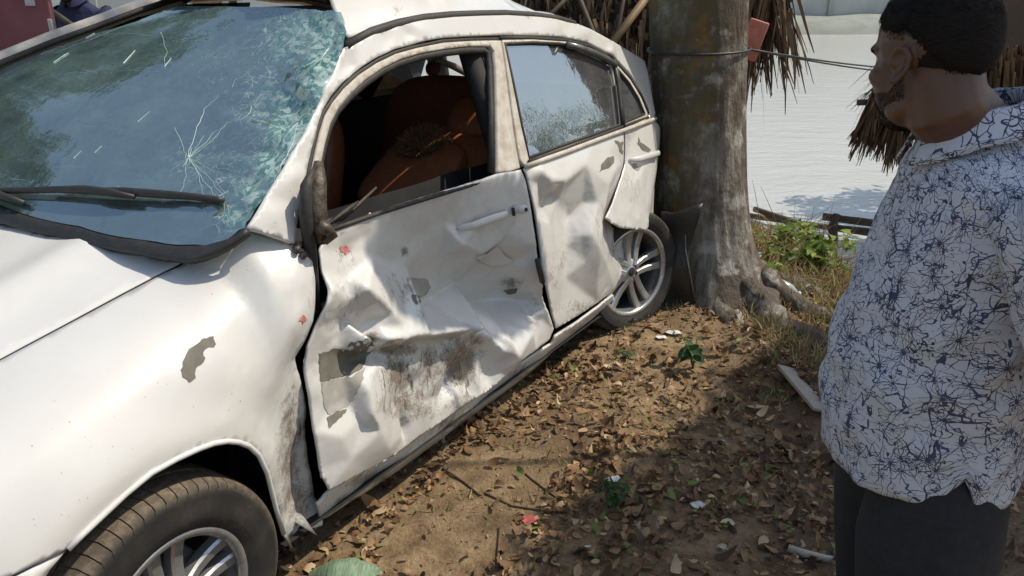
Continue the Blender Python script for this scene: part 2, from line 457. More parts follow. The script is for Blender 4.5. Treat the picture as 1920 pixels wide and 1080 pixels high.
def patch(name, keys, outline, mat, off=.0015, st=7, parent=None, jag=0.0, thick=0.0):
    """a thin flake or stain lying on already built panels"""
    rnd = random.Random(int(outline[0][0] * 7 + outline[0][1]))
    ol = densify(outline, st * .7)
    if jag: ol = [(x + rnd.uniform(-jag, jag), y + rnd.uniform(-jag, jag)) for x, y in ol]
    P, F = tri_fill(ol, st)
    V = []
    last = None
    for x, y in P:
        best = None
        for k in keys:
            loc, nor, i, dist = PANELS[k][0].ray_cast(CAML, lray(x, y))
            if loc is not None and (best is None or dist < best[1]): best = (loc, dist, nor)
        if best is None: V.append(None); continue
        n = best[2] if best[2].dot(CAML - best[0]) > 0 else -best[2]
        V.append(best[0] + n * off)
    F = [f for f in F if all(V[k] is not None for k in f)]
    used = sorted({k for f in F for k in f}); mp = {k: i for i, k in enumerate(used)}
    o = from_py(name, [V[k] for k in used], [tuple(mp[k] for k in f) for f in F], mat, parent or car)
    if sum(f.normal.dot(CAML - f.center) for f in o.data.polygons) < 0: o.data.flip_normals()
    if thick: md = o.modifiers.new('thickness', 'SOLIDIFY'); md.thickness = thick; md.offset = -1
    return o
def on(key, px, py, off=0.0):
    bv, o = PANELS[key]
    for k in range(40):
        if k: px, py = lerp(px, o['cx'], .03), lerp(py, o['cy'], .03)
        loc, nor, i, d = bv.ray_cast(CAML, lray(px, py))
        if loc is not None:
            n = nor if nor.dot(CAML - loc) > 0 else -nor
            return loc + n * off
    return None

# ---- materials
def paint_mat():
    m, nt, b = new_mat('white_paint'); v = coords(nt, 'Object')
    n1 = tnoise(nt, v, 3, 5); n2 = tnoise(nt, v, 28, 8, .7); n3 = tnoise(nt, v, 140, 6, .7)
    c = mixc(nt, ramp(nt, n1, [(.35, 0.), (.7, 1.)]), (.68, .668, .64), (.62, .603, .575))
    c = mixc(nt, ramp(nt, n2, [(.52, 0.), (.75, .12)]), c, (.55, .50, .42))           # dust film
    sp = N(nt, 'ShaderNodeTexVoronoi', {'Vector': v, 'Scale': 42.0, 'Randomness': 1.0})
    spot = math_n(nt, 'MULTIPLY', ramp(nt, sp.outputs['Distance'], [(.05, 1.), (.10, 0.)]), ramp(nt, n1, [(.5, 0.), (.62, .8)]))
    c = mixc(nt, spot, c, (.16, .12, .09))                                          # mud specks
    da = attr(nt, 'dirt')
    dm = ramp(nt, math_n(nt, 'ADD', math_n(nt, 'ADD', math_n(nt, 'MULTIPLY', da, .9), math_n(nt, 'MULTIPLY', math_n(nt, 'SUBTRACT', n2, .5), 1.3)), math_n(nt, 'MULTIPLY', math_n(nt, 'SUBTRACT', n3, .5), 1.0)), [(.30, 0.), (.66, .82)])
    dm = math_n(nt, 'MULTIPLY', dm, math_n(nt, 'GREATER_THAN', da, .02))
    dc = ramp(nt, n3, [(.35, (.05, .035, .022)), (.55, (.17, .115, .07)), (.7, (.32, .24, .16))])
    c = mixc(nt, dm, c, dc)
    # long scrapes
    sv = N(nt, 'ShaderNodeMapping', {'Vector': v, 'Scale': (95, 95, 7), 'Rotation': (.12, .2, 0)}).outputs[0]
    s = tnoise(nt, sv, 1.0, 3, .5); sa = attr(nt, 'scuff')
    sm = math_n(nt, 'MULTIPLY', ramp(nt, s, [(.56, 0.), (.62, 1.)]), ramp(nt, math_n(nt, 'ADD', sa, math_n(nt, 'MULTIPLY', math_n(nt, 'SUBTRACT', n2, .5), .8)), [(.3, 0.), (.7, .85)]))
    c = mixc(nt, sm, c, (.10, .08, .065))
    nt.links.new(c, b.inputs['Base Color'])
    b.inputs['Coat Weight'].default_value = .55; b.inputs['Coat Roughness'].default_value = .07
    nt.links.new(ramp(nt, math_n(nt, 'ADD', dm, math_n(nt, 'MULTIPLY', n2, .3)), [(0., .32), (1., .85)]), b.inputs['Roughness'])
    bump(nt, math_n(nt, 'ADD', math_n(nt, 'MULTIPLY', n1, 1.0), math_n(nt, 'MULTIPLY', dm, .1)), .25, .012, b)
    return m
M_paint = paint_mat()
M_primer = simple('grey_primer', (.20, .185, .15), (.13, .12, .10), .75, scale=30, bmp=.2)
M_filler = simple('pale_filler', (.42, .40, .36), (.33, .31, .28), .8, scale=30, bmp=.2)
M_black = simple('black_plastic', (.02, .02, .021), (.035, .033, .03), .5, scale=40, bmp=.1)
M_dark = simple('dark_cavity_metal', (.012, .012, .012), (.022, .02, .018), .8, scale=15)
M_rubber = simple('rubber_seal', (.022, .021, .02), (.05, .043, .036), .65, scale=60, bmp=.15)
M_trim = simple('grey_trim', (.25, .25, .25), (.14, .13, .12), .35, metal=.6, scale=30)
M_metal_br = simple('bare_brown_metal', (.16, .13, .10), (.06, .05, .04), .55, metal=.5, scale=60, bmp=.4)
M_jamb = simple('dusty_white_jamb', (.62, .58, .52), (.42, .36, .29), .6, scale=25)
M_red = simple('red_stain', (.55, .10, .11), (.62, .3, .28), .7, scale=60)
M_leather = simple('brown_leather', (.42, .135, .055), (.30, .095, .04), .42, scale=60, bmp=.25)
M_leather_d = simple('dark_leather', (.05, .022, .016), (.035, .018, .014), .5, scale=60, bmp=.2)
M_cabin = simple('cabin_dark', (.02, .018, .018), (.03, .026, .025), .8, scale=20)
M_cloth = simple('roof_lining', (.10, .095, .09), (.075, .07, .07), .95, scale=50)

def glass_mat(name, tint, ior, dust=.05, dust_glare_c=(.6, .62, .6), crazed=False, rough=.02):
    m = bpy.data.materials.new(name); m.use_nodes = True; nt = m.node_tree; nt.nodes.clear()
    out = N(nt, 'ShaderNodeOutputMaterial'); v = coords(nt, 'Object')
    n = tnoise(nt, v, 6, 5); n2 = tnoise(nt, v, 60, 5, .7)
    bp = N(nt, 'ShaderNodeBump', {'Height': n, 'Strength': .10, 'Distance': .02}).outputs[0]
    tr = N(nt, 'ShaderNodeBsdfTransparent', {'Color': rgb(tint)}).outputs[0]
    gl = N(nt, 'ShaderNodeBsdfGlossy', {'Color': (.95, 1, 1, 1), 'Roughness': rough, 'Normal': bp}).outputs[0]
    fr = N(nt, 'ShaderNodeFresnel', {'IOR': ior, 'Normal': bp}).outputs[0]
    base = N(nt, 'ShaderNodeMixShader', {0: fr, 1: tr, 2: gl}).outputs[0]
    df = N(nt, 'ShaderNodeBsdfDiffuse', {'Color': rgb(dust_glare_c)}).outputs[0]
    dmask = math_n(nt, 'MULTIPLY', ramp(nt, math_n(nt, 'ADD', math_n(nt, 'MULTIPLY', n, .6), math_n(nt, 'MULTIPLY', n2, .5)), [(.3, .2), (.8, 1.)]), dust)
    sh = N(nt, 'ShaderNodeMixShader', {0: dmask, 1: base, 2: df}).outputs[0]
    if crazed:
        a = attr(nt, 'craze')
        w = N(nt, 'ShaderNodeMapping', {'Vector': v, 'Scale': (1, 1, 1)}).outputs[0]
        wn_ = N(nt, 'ShaderNodeMix', data_type='VECTOR'); nt.links.new(w, wn_.inputs[4]); nt.links.new(tnoise(nt, v, 18, 3, .5, 1), wn_.inputs[5]); wn_.inputs[0].default_value = .06
        vo = N(nt, 'ShaderNodeTexVoronoi', {'Vector': wn_.outputs[1], 'Scale': 75.0}, feature='DISTANCE_TO_EDGE').outputs[0]
        vo2 = N(nt, 'ShaderNodeTexVoronoi', {'Vector': wn_.outputs[1], 'Scale': 26.0}, feature='DISTANCE_TO_EDGE').outputs[0]
        l1 = math_n(nt, 'MULTIPLY', ramp(nt, vo, [(.0, 1.), (.11, 0.)]), ramp(nt, a, [(.25, 0.), (.75, 1.)]))
        l2 = math_n(nt, 'MULTIPLY', ramp(nt, vo2, [(.0, 1.), (.035, 0.)]), ramp(nt, a, [(.06, 0.), (.3, .9)]))
        lines = math_n(nt, 'MAXIMUM', l1, l2)
        cl = N(nt, 'ShaderNodeTexVoronoi', {'Vector': wn_.outputs[1], 'Scale': 75.0}).outputs['Color']
        cellv = N(nt, 'ShaderNodeSeparateColor', {'Color': cl}).outputs[0]
        solid = math_n(nt, 'MULTIPLY', ramp(nt, math_n(nt, 'ADD', a, math_n(nt, 'MULTIPLY', math_n(nt, 'SUBTRACT', n2, .5), 1.1)), [(.25, 0.), (.75, .97)]), math_n(nt, 'ADD', math_n(nt, 'MULTIPLY', cellv, .5), .5))
        mask = math_n(nt, 'MAXIMUM', lines, solid, clamp=True)
        cc = mixc(nt, math_n(nt, 'ADD', math_n(nt, 'MULTIPLY', ramp(nt, cellv, [(.2, 0.), (.8, 1.)]), .75), math_n(nt, 'MULTIPLY', ramp(nt, math_n(nt, 'ADD', a, n), [(1.0, 0.), (1.6, 1.)]), .65), clamp=True), (.10, .36, .29), (.80, .95, .89))
        cb = N(nt, 'ShaderNodeBump', {'Height': cellv, 'Strength': .8, 'Distance': .01}).outputs[0]
        d2 = N(nt, 'ShaderNodeBsdfDiffuse', {'Color': cc, 'Normal': cb}).outputs[0]
        t2 = N(nt, 'ShaderNodeBsdfTranslucent', {'Color': cc}).outputs[0]
        g2 = N(nt, 'ShaderNodeBsdfGlossy', {'Color': (.9, 1, .96, 1), 'Roughness': .25, 'Normal': cb}).outputs[0]
        q = N(nt, 'ShaderNodeMixShader', {0: .35, 1: d2, 2: t2}).outputs[0]
        q = N(nt, 'ShaderNodeMixShader', {0: .15, 1: q, 2: g2}).outputs[0]
        sh = N(nt, 'ShaderNodeMixShader', {0: mask, 1: sh, 2: q}).outputs[0]
    nt.links.new(sh, out.inputs[0]); return m
M_ws = glass_mat('windscreen_glass', (.62, .78, .76), 4.4, .20, (.46, .68, .69), True)  # teal veil is part dust, part reflected sky painted as diffuse colour
M_tint = glass_mat('tinted_glass', (.05, .05, .055), 4.6, .14, (.62, .63, .68))  # lavender veil paints in the sky's reflection along with some dust
M_tint2 = glass_mat('dark_film_glass', (.025, .025, .028), 1.5, .015)
M_rear = glass_mat('clear_glass', (.7, .75, .73), 1.5, .05)
M_rscr = glass_mat('smoked_glass', (.30, .30, .31), 1.5, .03)
M_crack = simple('glass_crack', (.40, .55, .51), (.52, .66, .62), .4, scale=90)

# ---- base surfaces of the body (car space: x forward, y towards the viewer's side, z up)
def side_v(u, z):
    v = -.05 * ((z - .55) / .42) ** 2 if z < 1.0 else -.0574 - (z - 1.0) * .38 - .35 * max(0, z - 1.38) ** 2
    if z < .36: v -= .022 * ((.36 - z) / .16) ** 2
    ub = -2.60 - .5 * max(0, z - .6)
    if u < ub: v -= .89 * (ub - u) ** 2
    if u > -.6: v -= .05 * max(0, u + .6) * max(0, z - .9) * 4
    return v
S_side = Surf(lambda u, z: Vector((u, side_v(u, z), z)), (-3.35, .3), (.02, 1.66), 120, 70)
def zseam(u): return 1.012 - .275 * (u + .41) - .05 * max(0, u) ** 2 + min(.06, 1.0 * max(0, -.36 - u))
_ft = np.array([0, .25, .5, .65, .78, .88, 1.0]); _fv = np.array([-.05, -.005, 0, -.03, -.095, -.20, -.37]); _fq = np.array([0, .33, .66, .83, .93, .98, 1.0])
_tt = np.linspace(0, 1, 201); _vv = np.interp(_tt, _ft, _fv); _qq = np.interp(_tt, _ft, _fq)
_k = np.ones(31) / 31
_vv2 = np.convolve(np.pad(_vv, 15, mode='edge'), _k, 'valid'); _qq2 = np.convolve(np.pad(_qq, 15, mode='edge'), _k, 'valid')
_w = np.clip(np.minimum(_tt, 1 - _tt) / .08, 0, 1); _vv = _vv * (1 - _w) + _vv2 * _w; _qq = _qq * (1 - _w) + _qq2 * _w
def fend(u, s):
    lo = min(0., s); s = min(1.02, max(-.02, s)); v = float(np.interp(s, _tt, _vv)); q = float(np.interp(s, _tt, _qq))
    zs = zseam(u); z = .14 + (zs - .14) * q + lo * .8
    if u > .1: v -= .22 * (u - .1) ** 2 * (1.2 - .5 * s)
    r = math.hypot(u, z - .31)
    v += .020 * math.exp(-((r - .37) / .07) ** 2) * (1 if z > .2 else .3)
    return Vector((u, v, z))
S_fend = Surf(fend, (-.85, .95), (-.14, 1.02), 90, 100)
def hoodz(u, v):
    t = (v + .86) / .5
    return zseam(max(u, -.33)) + .045 * (1 - t * t) + .02 * math.exp(-((abs(t) - .62) / .16) ** 2) - (.0 if u < .5 else .5 * (u - .5) ** 2)
S_hood = Surf(lambda u, v: Vector((u, v, hoodz(u, v))), (-.75, 1.0), (-1.75, -.2), 80, 70)

# ---- front wing
FENDER = [(353, 488), (382, 477), (430, 452), (462, 430), (500, 440), (545, 457), (562, 465, .0), (581, 472, .0), (588, 520, -.005), (590, 560, .0), (586, 602, -.005), (566, 643, -.02),
          (549, 668, -.035), (562, 710, -.045), (571, 755, -.06), (576, 841, -.07), (588, 930, -.06), (604, 956, -.05), (603, 984, -.05), (560, 1003, -.04), (535, 1010, -.03),
          (531, 1000, -.03), (517, 953, -.02), (500, 885, 0), (484, 852, 0), (466, 836, 0), (447, 829), (425, 827), (400, 831), (372, 841), (330, 860), (283, 886), (235, 925), (189, 968), (155, 1000), (126, 1029),
          (60, 1061), (0, 1090), (-140, 1150), (-330, 1180), (-420, 1060), (-330, 880), (-190, 785), (0, 676), (120, 612), (230, 553), (310, 511), (335, 501)]
FCTRL = [(540, 560, .012), (560, 520, .02), (556, 600, .022), (520, 640, .005), (500, 690, .0), (480, 760, .0), (530, 690, -.006), (545, 640, .012), (520, 730, -.025), (540, 780, -.05), (520, 820, -.03), (548, 850, -.085), (530, 900, -.05), (560, 900, -.075),
         (555, 960, -.045), (575, 975, -.06), (350, 640, -.004), (420, 700, .006), (400, 600, 0), (300, 700, 0), (450, 560, 0), (200, 800, 0), (480, 500, 0), (540, 500, .004), (100, 900, 0), (470, 640, -.004), (430, 780, .008)]
panel('front_wing', S_fend, FENDER, M_paint, FCTRL, st=.017, kb=1.25, smooth=5, rough=.012,
      dirt=[(545, 800, 30, 90, .62), (555, 930, 45, 60, .7), (540, 870, 25, 60, .75), (575, 650, 18, 45, .45), (555, 720, 16, 50, .4)], scuff=[(560, 780, 20, 120, .8), (585, 560, 14, 60, .4)], key='wing')
ARCH = [(531, 1000), (517, 953), (500, 885), (484, 852), (466, 836), (447, 829), (425, 827), (400, 831), (372, 841), (330, 860), (283, 886), (235, 925), (189, 968), (155, 1000), (126, 1029)]
# ---- bonnet
HOOD = [(349, 486), (330, 497), (308, 508), (228, 550), (118, 609), (0, 672), (-195, 778), (-420, 930), (-1100, 1250), (-1900, 900), (-1100, 520), (-620, 300), (-300, 350), (-150, 383), (0, 414), (100, 438), (200, 460), (290, 477)]
panel('bonnet', S_hood, HOOD, M_paint, [(100, 520, 0), (200, 500, 0), (-100, 560, 0), (50, 600, 0), (-300, 600, 0)], st=.03, smooth=4, edge_d=0, key='hood')
# ---- body side frame: screen pillar, cant rail and rear pillar
FRAME = [(464, 428), (500, 366), (540, 301), (575, 241), (600, 190, -.005), (612, 165, .01), (626, 132), (645, 92), (662, 80), (700, 60), (750, 44), (800, 34), (850, 29), (900, 27), (950, 26), (1000, 29), (1045, 35), (1070, 40),
         (1110, 56), (1150, 78), (1190, 102), (1209, 114), (1216, 140), (1223, 180), (1229, 214), (1226, 222), (1216, 222), (1219, 205), (1205, 175), (1184, 141), (1160, 115), (1135, 97), (1105, 81), (1060, 70), (1000, 66), (940, 65),
         (880, 67), (830, 70), (780, 80), (740, 91), (705, 108), (670, 130), (640, 157), (620, 180), (605, 206), (595, 236), (586, 270), (577, 310), (570, 345), (562, 390), (556, 425), (553, 456), (545, 455), (500, 439)]
panel('side_frame', S_side, FRAME, M_paint, [(655, 130, -.025), (630, 190, -.012), (690, 85, .0), (760, 62, -.012), (790, 55, .006), (720, 75, -.01), (612, 215, .008), (850, 48, 0), (950, 45, 0), (560, 330, .012), (520, 400, .012), (585, 250, .01), (1150, 95, .02), (1100, 62, .012), (1050, 50, .01)],
      st=.012, smooth=2, rough=.01, thick=.02, dirt=[(600, 260, 16, 60, .3), (565, 420, 10, 40, .5)], key='frame')
# ---- front door
FDOOR = [(600, 468, -.02), (612, 450, -.02), (628, 430, -.02), (680, 408, -.02), (722, 392, -.02), (790, 371, -.02), (850, 353, -.015), (905, 336, -.01), (935, 325, -.005), (960, 321), (976, 318), (984, 335), (992, 370), (1000, 420), (1006, 460), (1012, 500), (1018, 535, -.005), (1027, 580), (1038, 617, .005),
         (1030, 638, .012), (1005, 657, .014), (979, 676, .018), (955, 700, .010), (930, 722, .008), (900, 744, .008), (860, 770, .006), (800, 811, .006), (760, 840, .008), (737, 855, .008), (690, 882, .010), (650, 903, .012), (618, 920, .012),
         (608, 900, .0), (600, 880, -.01), (596, 850, -.015), (590, 810, -.02), (585, 770, -.03), (578, 730, -.03), (573, 690, -.03), (578, 650, -.02), (592, 615, -.01), (608, 585, .01), (616, 566, .02), (611, 540, 0), (605, 510, -.01)]
LIP = [(708, 637), (735, 638), (763, 637), (786, 631), (808, 628), (830, 626), (850, 623), (869, 620), (890, 618), (911, 617)]
DCTRL = [(640, 470, -.03), (690, 440, -.03), (700, 480, -.035), (650, 520, -.025), (625, 545, .015), (690, 540, .016), (715, 560, .012), (655, 565, -.015), (640, 600, -.04), (690, 600, -.03), (740, 588, .002), (760, 612, .004), (670, 625, -.04), (712, 612, -.012),
         (770, 440, -.045), (760, 500, -.06), (775, 540, -.085), (830, 420, -.05), (830, 480, -.08), (850, 530, -.13), (797, 562, -.11), (858, 567, -.135), (897, 565, -.135), (930, 540, -.11), (930, 500, -.09), (890, 430, -.045), (950, 440, -.035), (930, 465, -.06), (870, 462, -.035), (905, 478, -.05), (980, 480, -.035), (960, 560, -.09), (990, 560, -.055), (1000, 600, -.025),
         (800, 600, -.04), (850, 598, -.05), (890, 592, -.065), (825, 585, -.06), (925, 600, -.055), (930, 634, -.012), (945, 612, -.04), (960, 640, .005), (975, 668, .016), (1000, 625, .006), (1015, 600, -.01), (950, 660, .004)]
DCTRL += [(x, y, .018) for x, y in LIP] + [(x, y + 8, -.036 - .012 * math.sin(x * .07)) for x, y in LIP]
DCTRL += [(745, 690, -.03), (728, 668, -.038), (808, 656, -.03), (815, 700, -.078), (822, 742, -.03), (798, 700, -.028), (834, 700, -.02), (860, 680, -.045), (870, 720, -.03), (890, 660, -.05), (900, 700, -.03), (780, 690, -.02), (765, 720, -.035), (790, 750, -.02), (850, 745, -.012), (740, 750, -.03), (900, 722, -.008), (925, 680, -.02), (935, 700, -.005), (845, 660, -.03),
          (630, 660, -.05), (665, 670, -.065), (640, 700, -.045), (690, 660, -.045), (700, 690, -.012), (690, 730, .002), (650, 750, -.032), (620, 760, -.03), (675, 790, -.01), (640, 820, 0), (700, 780, .016), (715, 810, .012), (730, 838, .008), (660, 860, .006), (745, 800, -.03), (770, 790, -.012), (755, 820, -.004), (820, 780, -.006)]
panel('front_door_skin', S_side, FDOOR, M_paint, DCTRL, st=.0095, smooth=1, gain=1.5, rough=.007, thick=.008,
      dirt=[(745, 655, 40, 16, 1.0), (700, 632, 18, 12, .9), (745, 700, 30, 55, .78), (860, 680, 45, 50, .95), (805, 690, 25, 55, .7), (890, 640, 20, 25, .7), (960, 530, 25, 14, .8), (760, 545, 26, 26, .55), (770, 760, 70, 40, .62), (735, 545, 25, 45, .45), (870, 760, 50, 25, .6), (760, 470, 9, 14, .8), (1000, 590, 14, 50, .5), (790, 590, 20, 15, .4), (640, 460, 26, 40, .35)],
      scuff=[(745, 720, 45, 70, .95), (860, 700, 45, 70, .9), (800, 700, 30, 70, .8), (650, 480, 40, 50, .5), (650, 570, 40, 60, .55), (980, 590, 30, 60, .3)], key='fdoor')
# ---- rear door
RDOOR = [(982, 316), (1010, 303), (1060, 286), (1110, 267), (1168, 246), (1170, 262), (1169, 305), (1160, 337, -.01), (1148, 372, -.02), (1134, 410, -.03), (1150, 428, -.06), (1180, 433, -.07), (1210, 434, -.08), (1204, 452, -.07), (1190, 478, -.05), (1172, 505, -.03), (1163, 522, -.02), (1152, 543, -.01), (1120, 568, 0), (1080, 594, 0), (1043, 616, 0),
         (1036, 590, -.01), (1027, 545, -.01), (1018, 500, -.01), (1012, 450, -.01), (1006, 410, -.01), (997, 365, -.005), (990, 338, 0)]
RCTRL = [(1020, 320, .012), (1040, 340, .015), (1008, 345, -.008), (1025, 365, -.028), (1012, 385, -.03), (1045, 375, -.02), (1060, 340, .012), (1100, 310, .01), (1140, 290, .005), (1090, 380, -.018), (1065, 405, -.035), (1030, 420, -.022), (1120, 380, .004), (1143, 345, .012), (1155, 320, .014), (1130, 410, .008), (1110, 440, .012), (1085, 440, -.01), (1060, 460, -.03), (1100, 490, .0), (1128, 470, .018), (1145, 470, -.02), (1140, 500, .005), (1160, 470, -.04), (1060, 520, -.02), (1090, 545, -.012), (1120, 530, .004), (1050, 570, -.012), (1040, 480, -.02)]
panel('rear_door_skin', S_side, RDOOR, M_paint, RCTRL, st=.012, smooth=1, gain=1.8, rough=.005, thick=.008,
      dirt=[(1035, 520, 16, 50, .5), (1055, 490, 14, 30, .45), (1150, 470, 18, 40, .4), (1090, 580, 60, 22, .5), (1165, 330, 10, 30, .5), (1130, 395, 10, 40, .4)], scuff=[(1125, 430, 18, 60, .5), (1150, 480, 25, 40, .4), (1165, 300, 12, 40, .5)], key='rdoor')
FLAP = [(1172, 246), (1200, 236), (1228, 227), (1238, 240), (1243, 260), (1246, 285), (1244, 312), (1239, 340), (1231, 378), (1221, 412), (1212, 430, .03), (1190, 430, .035), (1165, 428, .035), (1150, 420, .035), (1136, 409, .03), (1152, 371, .01), (1163, 338, .0), (1172, 306, -.01)]
panel('rear_quarter_skin', S_side, FLAP, M_paint, [(1200, 260, .0), (1185, 300, -.012), (1215, 300, .006), (1195, 340, .012), (1170, 370, .012), (1200, 390, .02), (1225, 340, .01), (1180, 270, -.012), (1160, 395, .02)], st=.012, smooth=2, rough=.012, thick=.006,
      dirt=[(1180, 350, 30, 60, .30), (1175, 260, 12, 20, .5), (1228, 395, 10, 30, .4)], scuff=[(1185, 340, 40, 70, .45)], key='flap')
# ---- sill
SILL = [(597, 946), (618, 922, -.006), (660, 896, -.008), (737, 847, -.008), (800, 803, -.008), (900, 735, -.008), (960, 694, -.006), (1000, 666, .0), (1034, 645, .012), (1042, 630, .012), (1085, 603, .012), (1125, 573, .01), (1150, 553), (1152, 562, -.005), (1130, 580), (1106, 602), (1070, 630), (1034, 662, .0), (1032, 684, 0), (980, 719), (900, 772), (820, 830), (740, 888), (660, 940), (612, 971), (600, 975)]
panel('sill', S_side, SILL, M_paint, [(850, 788, -.012), (760, 856, .006), (930, 737, .0), (1000, 690, .006), (820, 812, .006), (690, 905, -.008), (880, 770, .008)], st=.012, smooth=1, rough=.01, thick=.010, edge_d=.002,
      dirt=[(850, 790, 160, 30, .66), (700, 900, 80, 30, .62), (980, 700, 60, 24, .62), (650, 940, 40, 20, .7), (1080, 615, 60, 18, .5)], scuff=[(800, 820, 200, 60, .5)], key='sill')
# ---- windscreen
def lv(px, py, v):
    d = lray(px, py); return CAML + d * ((v - CAML.y) / d.y)
def poly_at(pts, t):
    n = len(pts) - 1; x = min(max(t, 0), 1) * n; i = min(int(x), n - 1); f = x - i
    p0, p1, p2, p3 = pts[max(i - 1, 0)], pts[i], pts[i + 1], pts[min(i + 2, n)]
    return 0.5 * ((2 * p1) + (p2 - p0) * f + (2 * p0 - 5 * p1 + 4 * p2 - p3) * f * f + (3 * p1 - p0 - 3 * p2 + p3) * f ** 3)
E0 = [S_side.fn(*S_side.hit(x, y)) for x, y in ((462, 432), (500, 366), (540, 301), (575, 241), (602, 185), (628, 125), (650, 62))] + [lv(642, 12, -.32)]
E1 = [Vector(p) for p in ((-.30, -1.64, 1.10), (-.46, -1.60, 1.26), (-.62, -1.55, 1.37), (-.78, -1.50, 1.43), (-.93, -1.45, 1.48), (-1.08, -1.41, 1.53), (-1.25, -1.38, 1.575))]
def ws(f, t):
    a = poly_at(E0, t); b = poly_at(E1, t); p = a.lerp(b, f); k = 4 * f * (1 - f)
    if t < 0:
        d0 = (poly_at(E0, .12) - poly_at(E0, 0)).lerp(poly_at(E1, .12) - poly_at(E1, 0), f) / .12; p += d0 * t
    p.x += .15 * k * (1 - .75 * t); p.z += .055 * k * t - .085 * k * (1 - t)
    return p
S_ws = Surf(ws, (-.02, 1.0), (-.25, 1.0), 70, 80)
GLASS = [(458, 424), (480, 392), (500, 362), (540, 298), (575, 238), (598, 190), (615, 160), (632, 120), (647, 70), (640, 24), (560, 16), (450, 13), (380, 12), (326, 12), (180, 62), (0, 132), (-200, 225), (-330, 300), (-300, 338), (-150, 352), (0, 384), (150, 424), (250, 447), (330, 459), (385, 458), (425, 446)]
WCTRL = [(560, 190, -.025), (590, 130, .018), (600, 80, -.02), (540, 230, -.03), (520, 160, -.012), (560, 90, -.012), (575, 160, .02), (500, 290, -.02), (520, 250, .004), (470, 340, -.012), (545, 265, .006), (430, 390, -.006), (450, 300, 0), (400, 200, 0), (480, 120, 0), (355, 295, -.012), (300, 200, 0), (200, 300, 0), (100, 200, 0), (330, 400, 0), (250, 100, 0), (400, 60, 0), (0, 300, 0)]
wsc = panel('windscreen', S_ws, GLASS, M_ws, WCTRL, st=.016, smooth=1, rough=.0, thick=0, kb=1.0, key='ws', extra=lambda f, t: .010 * sstep(.20, .02, f) * (nz(f * 60, t * 26, 1) + .6 * nz(f * 130, t * 60, 7)))
pxs = np.array([lpx(v.co) for v in wsc.data.vertices]); cz = np.zeros(len(pxs))
for (x, y, rx, ry, s) in [(620, 80, 42, 60, 1.3), (595, 150, 36, 55, 1.2), (560, 205, 40, 50, 1.1), (535, 255, 36, 45, 1.0), (505, 310, 32, 45, .85), (475, 360, 28, 40, .75), (440, 410, 36, 36, .62), (550, 80, 80, 60, .55), (600, 40, 60, 30, .8), (505, 190, 70, 80, .42), (370, 300, 70, 55, .26), (440, 330, 60, 50, .34), (400, 120, 120, 90, .16)]:
    cz = np.maximum(cz, s * np.exp(-(((pxs[:, 0] - x) / rx) ** 2 + ((pxs[:, 1] - y) / ry) ** 2)))
wsc.data.attributes.new('craze', 'FLOAT', 'POINT').data.foreach_set('value', cz.astype(np.float32))
def crack_lines():
    rnd = random.Random(11); lines = []
    def burst(cx, cy, n, r0, r1, a0=0, a1=2 * math.pi):
        for i in range(n):
            a = lerp(a0, a1, (i + rnd.uniform(-.35, .35)) / n); r = rnd.uniform(r0, r1); p = []
            k = 0
            while k < r:
                p.append((cx + math.cos(a) * k, cy + math.sin(a) * k * .8)); k += 12; a += rnd.uniform(-.07, .07)
            lines.append((p, rnd.uniform(.0003, .0007)))
    burst(355, 297, 16, 12, 55); burst(355, 297, 16, 60, 190, -1.0, 1.3)
    burst(560, 230, 8, 60, 170, 1.9, 3.9); burst(618, 90, 9, 70, 240, 2.0, 3.8)
    for pl in ([(303, 60), (312, 95), (310, 130)], [(330, 240), (345, 280), (352, 300), (348, 330), (338, 372)], [(352, 296), (372, 240), (385, 205), (410, 180)],
               [(356, 300), (440, 285), (520, 262)], [(357, 296), (420, 312), (490, 318)], [(120, 140), (200, 132), (300, 135)], [(20, 70), (90, 60), (140, 58)], [(160, 68), (230, 62), (300, 72), (400, 80)]):
        q = []
        for (a, b) in zip(pl[:-1], pl[1:]):
            for k in range(4): q.append((lerp(a[0], b[0], k / 4) + rnd.uniform(-2.5, 2.5), lerp(a[1], b[1], k / 4) + rnd.uniform(-2.5, 2.5)))
        lines.append((q + [pl[-1]], .00055))
    for _ in range(18):                                       # short scratches and smears of grit
        x, y = rnd.uniform(20, 460), rnd.uniform(40, 400); a = rnd.uniform(-.9, .3); l = rnd.uniform(8, 34)
        lines.append(([(x, y), (x + math.cos(a) * l, y + math.sin(a) * l)], rnd.uniform(.0006, .0014)))
    V, Fc = [], []
    for p, w in lines:
        q = [on('ws', x, y, .0022) for x, y in p]; q = [x for x in q if x is not None]
        if len(q) < 2: continue
        for i, c in enumerate(q):
            t = (q[min(i + 1, len(q) - 1)] - q[max(i - 1, 0)]).normalized(); s = t.cross((CAML - c).normalized()).normalized() * w * (1 - .6 * i / len(q))
            V += [c - s, c + s]
            if i: k = len(V); Fc.append((k - 4, k - 3, k - 1, k - 2))
    o = from_py('crack', V, Fc, M_crack, wsc); o['kind'] = 'stuff'
crack_lines()
COWL = [(-300, 340), (-150, 354), (0, 386), (150, 426), (250, 449), (330, 461), (385, 460), (427, 448), (459, 427), (464, 432), (432, 455), (405, 470), (378, 482), (350, 489), (290, 481), (200, 464), (100, 442), (0, 418), (-150, 387), (-300, 356)]
panel('cowl', S_ws, COWL, M_black, [(100, 428, .01), (250, 462, .012), (350, 474, .006), (0, 402, .01)], st=.012, smooth=1, edge_d=.002, thick=.02, key='cowl')
def wiper(line, wid, nm):
    q = [on('ws', x, y, o_) for x, y, o_ in line]; q = [p for p in q if p is not None]
    return tube(nm, q, wid, M_black, car, 8)
